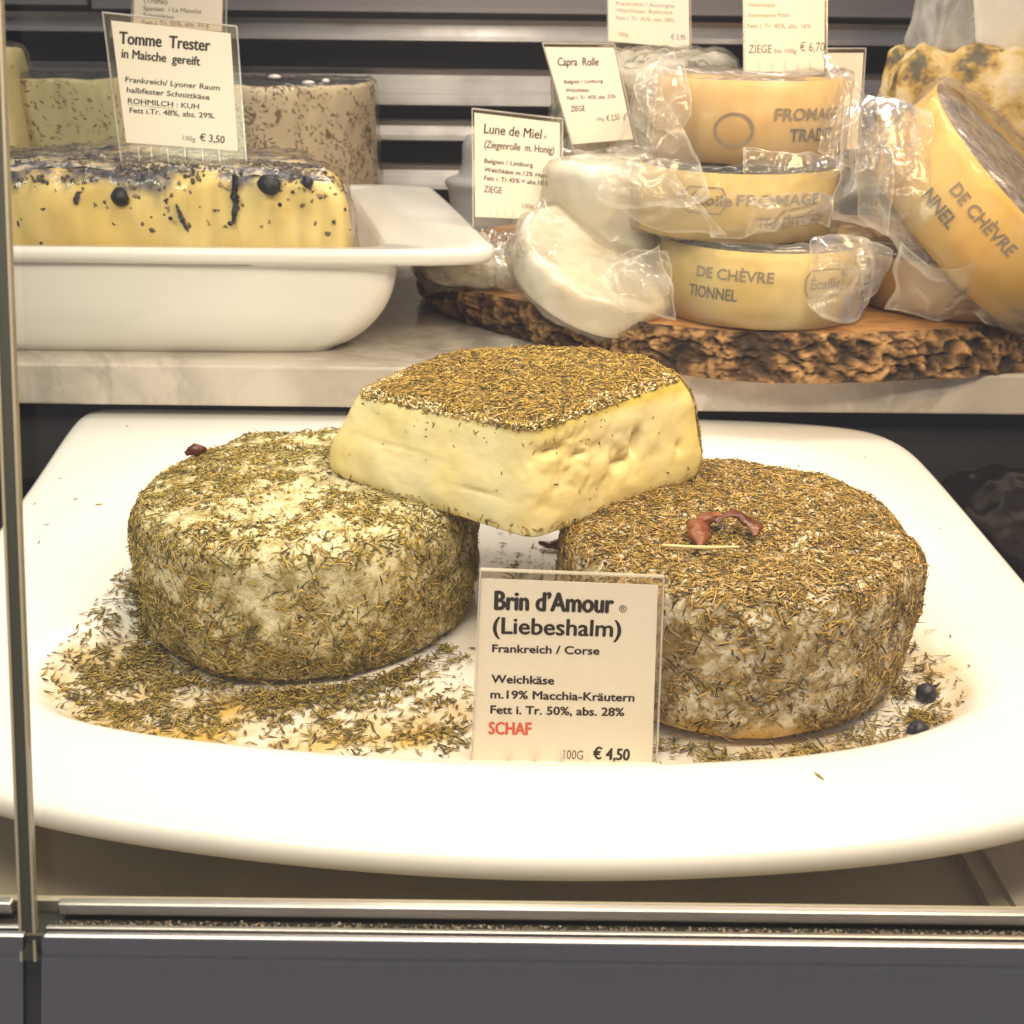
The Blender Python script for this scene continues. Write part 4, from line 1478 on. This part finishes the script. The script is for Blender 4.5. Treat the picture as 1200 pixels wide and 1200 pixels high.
sheet('wrap_flap', [[(820, 245, 49.3), (860, 214, 49.2), (890, 235, 49.1), (940, 225, 49.2), (985, 235, 50)], [(830, 262, 49.2), (870, 245, 49.0), (900, 258, 48.9), (950, 250, 49.0), (980, 255, 49.8)], [(830, 274, 49.6), (880, 275, 49.4), (920, 272, 49.4), (950, 268, 49.6), (976, 270, 50)]], M_WAX, b2, amp=.08, seed=5)
sheet('wrap_flap', [[(775, 290, 51), (760, 300, 50), (700, 325, 49.8)], [(790, 330, 49.3), (760, 330, 49.2), (705, 345, 49.6)], [(790, 365, 49.2), (765, 355, 49.2), (730, 358, 49.6)]], M_WAX, b1, amp=.12, seed=6)
sheet('wrap_flap', [[(955, 285, 49.6), (985, 268, 50), (1018, 275, 50), (1028, 300, 50)], [(950, 310, 48.9), (985, 300, 48.8), (1020, 310, 49.2), (1022, 325, 49.6)], [(950, 345, 48.6), (975, 372, 48.5), (1005, 378, 48.8), (1020, 350, 49.2)]], M_WAX, b1, amp=.12, seed=7)
sheet('wrap_flap', [[(1010, 290, 50.4), (1035, 280, 50.2), (1052, 295, 50.3)], [(1015, 320, 49.8), (1035, 320, 49.8), (1048, 312, 50)], [(1012, 350, 49.8), (1025, 340, 49.8), (1035, 328, 50)]], M_WAX, b1, amp=.08, seed=8)

sheet('wrap_flap', [[(775, 66, 52), (752, 90, 51.5), (738, 135, 51.5)], [(800, 150, 50.0), (757, 165, 49.9), (712, 205, 50)], [(835, 235, 49.4), (770, 240, 49.3), (696, 232, 49.8)]], M_WAX, b2, amp=.16, seed=21, sc=.7)
sheet('wrap_flap', [[(985, 80, 52), (1010, 95, 51.5), (1022, 130, 51.8)], [(985, 180, 50.4), (1015, 190, 50.0), (1048, 215, 50.4)], [(985, 262, 50.2), (1020, 268, 50), (1045, 285, 50.2)]], M_WAX, b2, amp=.16, seed=22, sc=.7)
sheet('wrap_flap', [[(1005, 120, 53), (1050, 110, 52.5), (1100, 135, 52)], [(1000, 190, 51.5), (1040, 215, 50.6), (1100, 240, 50.0)], [(1010, 260, 51.2), (1060, 300, 50), (1130, 340, 49.2)]], M_WAX, b2, amp=.16, seed=23, sc=.7)
# lower orange cheese right, then the tilted one leaning on it
banded((23.2, 56.2, BT+.03), 5.1, 2.6, 'orange wrapped cheese lying flat on the board under the leaning one', M_BANDO, [], wseed=3.3, wamp=.09)
R3 = rotm('Y', 38) @ rotm('X', 20)
cc = at(1156, 250, Y=54.5)
cen0 = cc - R3 @ np.array((0, 0, 1.8))
b5 = banded(cen0, 6.3, 4.0, 'yellow banded cheese leaning steeply at the right with purplish mould on its face', M_BANDY,
            [("DE CHÈVRE", -112, 2.4, .58, 4.0, M_STAMP2), ("NNEL", -127, 1.35, .62, 2.0, M_FADED)], R3=R3, wseed=6.1, wamp=.16)
sheet('wrap_flap', [[(1010, 110, 54), (1060, 120, 53), (1100, 150, 53)], [(995, 170, 52.5), (1035, 180, 51), (1080, 180, 50.8)], [(1010, 215, 52), (1030, 215, 51), (1050, 215, 50.8)]], M_WAX, b5, amp=.18, seed=9)
sheet('wrap_flap', [[(1060, 280, 49.5), (1120, 320, 49), (1180, 290, 48.8), (1230, 330, 49)], [(1050, 330, 49.6), (1110, 350, 49.2), (1180, 350, 49), (1230, 370, 49)], [(1040, 368, 50), (1100, 374, 49.7), (1180, 378, 49.6), (1230, 380, 50)]], M_WAX, b5, amp=.05, seed=10)

# ------------------------------------------------------------------ white wrapped cheeses, left of the stack
M_BLOOM = mat('white_bloom', (.82, .78, .66), .6)
colour(M_BLOOM, ramp(M_BLOOM, noise(M_BLOOM, 30, 5), [(.3, (.74, .66, .48)), (.65, (.84, .81, .72))]))
M_LOG = mat('wrinkled_log', (.6, .58, .52), .75)
lg = noise(M_LOG, 60, 7, .65, dist=1.5)
colour(M_LOG, ramp(M_LOG, lg, [(.38, (.16, .16, .12)), (.48, (.44, .43, .36)), (.7, (.60, .57, .48))]))
bump(M_LOG, lg, .8, .003)


def plain(name, c, R, h, label, cat, m, wrap, R3=None, seed=0, amp=.12, group=None, rd=.8, n=120, wamp=.2, sx=1):
    R3 = np.eye(3) if R3 is None else R3
    c = np.array(c, float)
    e = empty(name, c, label, cat, group)
    p = resample(chaikin([(.001, 0), (R-rd, 0), (R-rd*.2, rd*.3), (R, rd), (R, h-rd), (R-rd*.2, h-rd*.3), (R-rd, h), (.001, h)], 2), 50)
    V, F = lathe(p, n, (0, 0, 0), sx=sx)
    N = vnormals(V, F)
    V = V + N*(fbm(V*.8+seed, 4)*amp)[:, None]
    mk('cheese_body', (V @ R3.T)+c, F, m, e)
    if wrap:
        W = V + N*.16
        W = crinkle(W, N, wamp, .6, seed+3)
        mk('film_wrap', (W @ R3.T)+c, F, wrap, e)
    return e


plain('goat_roll', (7.6, 68.5, BT+.03), 5.4, 11.6, 'tall wrinkled grey white goat roll behind the Capra Rolle card', 'cheese', M_LOG, M_FILMT, seed=3, amp=.35, rd=1.1, wamp=.12)
plain('white_cheese', (5.9, 59.2, BT+.03), 4.3, 6.6, 'creamy white round cheese behind the wrapped disc, under the Capra Rolle card', 'cheese', M_BLOOM, M_FILM, seed=5, rd=.7, wamp=.22)
pd = plain('white_cheese_disc', (3.8, 54.9, BT+.75), 4.4, 2.2, 'white bloomy disc in glossy film leaning towards the banded stack', 'cheese', M_BLOOM, M_FILM, R3=rotm('Y', 20) @ rotm('X', 20), seed=8, rd=.5, wamp=.13, amp=.05)
sheet('film_tail', [[(632, 232, 53.5), (612, 262, 53.0), (612, 305, 53)], [(648, 240, 52.6), (634, 272, 52.0), (640, 322, 52)], [(668, 252, 52.2), (660, 290, 51.6), (664, 330, 51.8)]], M_FILM, pd, amp=.25, sc=1.5, seed=3)
sheet('film_tail', [[(700, 300, 51.2), (715, 330, 51.0), (712, 352, 51.3)], [(745, 296, 50.8), (750, 325, 50.6), (745, 352, 50.9)], [(782, 300, 50.4), (785, 325, 50.2), (778, 345, 50.5)]], M_WAX, pd, amp=.12, sc=1.0, seed=5)
pk = plain('small_white_cheese', (-1.6, 60.2, BT+.03), 2.9, 1.7, 'small white cheese in crumpled film at the left tip of the wooden board', 'cheese', M_BLOOM, M_FILM, seed=12, rd=.6, wamp=.45, sx=1.2)
sheet('film_tail', [[(495, 310, 58.5), (530, 300, 57.5), (590, 290, 56.5), (625, 300, 56)], [(500, 328, 57.5), (540, 322, 56.6), (590, 318, 55.8), (630, 322, 55.5)], [(510, 334, 58), (550, 338, 57), (590, 340, 56.3), (625, 335, 55.6)]], M_FILM, pk, amp=.16, sc=1.3, seed=13)

# ------------------------------------------------------------------ cheeses back right on a white stand
stz = at(1170, 182, Y=70)[2]
cx = at(1150, 180, Y=72)[0]
V, F = lathe(resample(chaikin([(.001, 4.15), (5, 4.15), (5.2, 4.5), (2.2, 5.5), (2.0, stz-2), (4, stz-.9), (10.4, stz-.75), (10.8, stz-.4), (10.6, stz-.05), (9.8, stz-.12), (.001, stz-.1)], 2), 60), 120, (cx+8.3, 76, 0))
tag(mk('cake_stand', V, F, M_PORC), 'white footed stand behind the leaning cheese at the right edge', 'cake stand')
M_BLUE = mat('mouldy_paste', (.7, .52, .25), .55)
q1, q2 = noise(M_BLUE, 32, 7, .65), noise(M_BLUE, 120, 4)
cb_ = ramp(M_BLUE, q1, [(.38, (.13, .11, .06)), (.45, (.52, .33, .08)), (.53, (.74, .56, .24)), (.66, (.74, .64, .46))])
colour(M_BLUE, mixc(M_BLUE, ramp(M_BLUE, q2, [(.62, (0, 0, 0)), (.68, (1, 1, 1))]), cb_, (.20, .15, .07)))
bump(M_BLUE, q1, .7, .004)
e = empty('mouldy_cheese', (cx+6.5, 76, stz), 'rough yellow cheese with brown grey mould spots on the white stand at the right', 'cheese')
zt = at(1100, 58, Y=72)[2]
V, F, N, mr = half_drum((cx+4.2, 75.4), 11.6, stz, zt, -150, 140, round_=1.6)
V = V + N*(fbm(V*.6, 4)*.45+fbm(V*2.5, 3)*.08)[:, None]
V[:, 1] = 75.4 + (V[:, 1]-75.4)*.55
V[:, 2] = np.maximum(V[:, 2], stz)
mk('cheese_body', V, F, M_BLUE, e)
M_GREYR = mat('grey_rind', (.42, .41, .36), .8)
gq = noise(M_GREYR, 40, 6)
colour(M_GREYR, ramp(M_GREYR, gq, [(.35, (.30, .29, .25)), (.65, (.56, .55, .50))]))
e = empty('white_wedge', (cx+6, 74, zt), 'white cut cheese with grey rind, on top of the mouldy yellow cheese', 'cheese')
xa, xb, xc = at(1095, 60, Y=73)[0], at(1142, 65, Y=73)[0], at(1290, 65, Y=73)[0]
prof_ = chaikin([(xa, 0), (xa+.2, 3), (xa+.8, 7), (xa+1.6, 8.5), (xc, 8.5), (xc, 0)], 2, False)
for nm, x0_, m, yo in (('grey_rind', 0, M_GREYR, 0), ('white_paste', 1, M_BLOOM, -.05)):
    pts2 = [(xa, .2), (xa+.15, 3), (xa+.6, 7), (xa+1.4, 9.2), (xb+.2, 9.2), (xb-.5, 7), (xb-.9, 3), (xb, .1)] if x0_ == 0 else [(xb+.02, .1), (xb-.88, 3), (xb-.48, 7), (xb+.22, 9.2), (xc, 9.2), (xc, .1)]
    pts2 = resample(np.array(pts2), 70, True)
    rows = []
    for j, yy in enumerate(np.linspace(0, 1, 20)):
        rows.append(np.c_[pts2[:, 0], np.full(70, 72.6+yo+yy*6), zt-.3+pts2[:, 1]])
    ccx = np.array((pts2[:, 0].mean(), 0, zt-.3+pts2[:, 1].mean()))
    fr0 = [np.c_[rows[0][:, 0]*(1-k)+ccx[0]*k, rows[0][:, 1], rows[0][:, 2]*(1-k)+ccx[2]*k] for k in (1, .8, .6, .4, .2, .08)]
    V = np.stack(fr0+rows, 1).reshape(-1, 3)
    F = gridf(70, len(fr0)+20, True)
    N = vnormals(V, F)
    V = V + N*(fbm(V*1.0+x0_, 4)*(.18 if x0_ == 0 else .08))[:, None]
    mk(nm, V, F, m, e)

# ------------------------------------------------------------------ price tags on the right
price_tag('white price card reading Lune de Miel standing left of the wrapped disc', (556, 132), (656, 144), (557, 254), (655, 258), 58.0, 59.5, [
    ("Lune de Miel", 567, 156, 634, 163, 12, M_INK, .015),
    ("®", 636.5, 162, 641, 162.5, 3.5, M_INK, .0),
    ("(Ziegenrolle  m. Honig)", 567.5, 173, 649, 180, 9, M_INK, .015),
    ("Belgien / Limburg", 567.5, 191, 624.5, 196, 5.5, M_INK, .022),
    ("Weichkäse m.12% Honig", 567.5, 201, 645.5, 209, 5.5, M_INK, .022),
    ("Fett i. Tr.45% = abs.18,5%", 567.5, 211, 647, 218, 5.5, M_INK, .022),
    ("ZIEGE", 567, 225, 588, 227, 8, M_INK, .01),
    ("100g € 2,25", 612, 244, 648, 246, 6, M_INKG, .0)],
    [(574, 246, 574, 256), (583, 246, 583, 256), (592, 247, 592, 257), (601, 247, 601, 257)], margin=(.12, .2, .15, .5))
price_tag('tilted white price card reading Capra Rolle leaning against the goat roll', (638, 55), (719, 56), (671, 169), (742, 163), 60.5, 62.2, [
    ("Capra  Rolle", 653.5, 77, 701.5, 77, 10, M_INK, .015),
    ("Belgien / Limburg", 661, 98, 706.5, 97, 4.5, M_INK, .015),
    ("Weichkäse", 663, 108, 690, 107.5, 4.5, M_INK, .015),
    ("Fett i. Tr. 45%, abs. 23%", 665, 117, 721.5, 115, 4.5, M_INK, .015),
    ("ZIEGE", 669, 131, 685.5, 130, 7, M_INK, .01),
    ("100g", 699, 142, 708, 141.5, 4.5, M_INKG, .0),
    ("€ 2,55", 711, 142, 726, 140, 7, M_INKG, .01)], None, margin=(.05, .2, .1, .5))
price_tag('white price card at the top edge above the goat roll, with small grey lines', (712, -70), (806, -70), (713, 48), (808, 57), 72, 73.5, [
    ("Frankreich / Auvergne", 722, 6, 790, 9, 4.5, M_STAMP2, .0),
    ("Weichkäse  Rohmilch", 722, 14, 788, 17, 4.5, M_STAMP2, .0),
    ("Fett i. Tr. 45%, abs. 28%", 722, 23, 790, 26, 4.5, M_STAMP2, .0),
    ("100g", 724, 42, 736, 43, 5, M_STAMP2, .0),
    ("€ 3,95", 786, 46, 803, 47, 6.5, M_INKG, .0)], None, margin=(.05, .1, .1, .3))
price_tag('white price card reading ZIEGE 6,70 standing behind the top banded cheese', (872, -60), (966, -60), (873, 84), (966, 84), 57.5, 58.6, [
    ("Weichkäse", 876, 8, 908, 8, 5, M_STAMP2, .0),
    ("thermisierte Milch", 876, 20, 925, 20, 5, M_STAMP2, .0),
    ("Fett i. Tr. 45%, abs. 16%", 876, 33, 950, 33, 5.5, M_STAMP2, .0),
    ("ZIEGE", 877, 62, 904, 62, 10, M_INKG, .0),
    ("Stk 100g", 907, 62, 933, 62, 5, M_INKG, .0),
    ("€ 6,70", 937, 60, 966, 60, 11, M_INKG, .0)], [(890, 70, 890, 82), (905, 70, 905, 82), (920, 70, 920, 82), (935, 70, 935, 82), (950, 70, 950, 82)], margin=(.05, .1, .12, .2))

# another empty holder card standing behind the stack on the right
price_tag('blank white card in a clear holder behind the right side of the banded stack', (970, 62), (1012, 62), (968, 175), (1005, 175), 60.5, 61.5, [], None)

# grey white tub far back beside the Lune de Miel card
V, F = lathe(resample(chaikin([(.001, 4.15), (2.3, 4.15), (2.6, 8), (2.9, 8.3), (2.9, 8.8), (1.6, 9.0), (1.5, 12), (.001, 12)], 1), 40), 60, (at(565, 200, Y=86)[0], 86, 0))
tag(mk('grey_jar', V, F, mat('grey_jar', (.36, .35, .35), .4)), 'blurred grey jar on the shelf behind the Lune de Miel card', 'jar')

# ------------------------------------------------------------------ black plastic bag, lower right
bg = []
nu, nv = 90, 70
U, W = np.meshgrid(np.linspace(0, 1, nu), np.linspace(0, 1, nv), indexing='ij')
X_ = 20.2 + 16*U
Y_ = 30 + 19.5*W
Z_ = -1.6 + 3.4*np.sin(np.pi*np.clip(U*1.1, 0, 1))**.6*np.sin(np.pi*W)**.5
V = np.stack([X_.ravel(), Y_.ravel(), Z_.ravel()], 1)
F = gridf(nu, nv)
V[:, 2] += fbm(V*np.array((.35, .12, .35))+4, 4, ridge=True)*.45
V[:, 2] = np.maximum(V[:, 2], -2.5)
o = mk('black_bag', V, F, M_BLACKBAG)
tag(o, 'creased black plastic bag beside the right edge of the plate', 'plastic bag')

# ------------------------------------------------------------------ clean helper properties
for o in bpy.data.objects:
    if '_b' in o.keys():
        del o['_b']
scene.cycles.max_bounces = 12
scene.cycles.transparent_max_bounces = 32
scene.cycles.sample_clamp_indirect = 4
scene.cycles.caustics_reflective = False
scene.cycles.caustics_refractive = False
scene.cycles.use_denoising = True
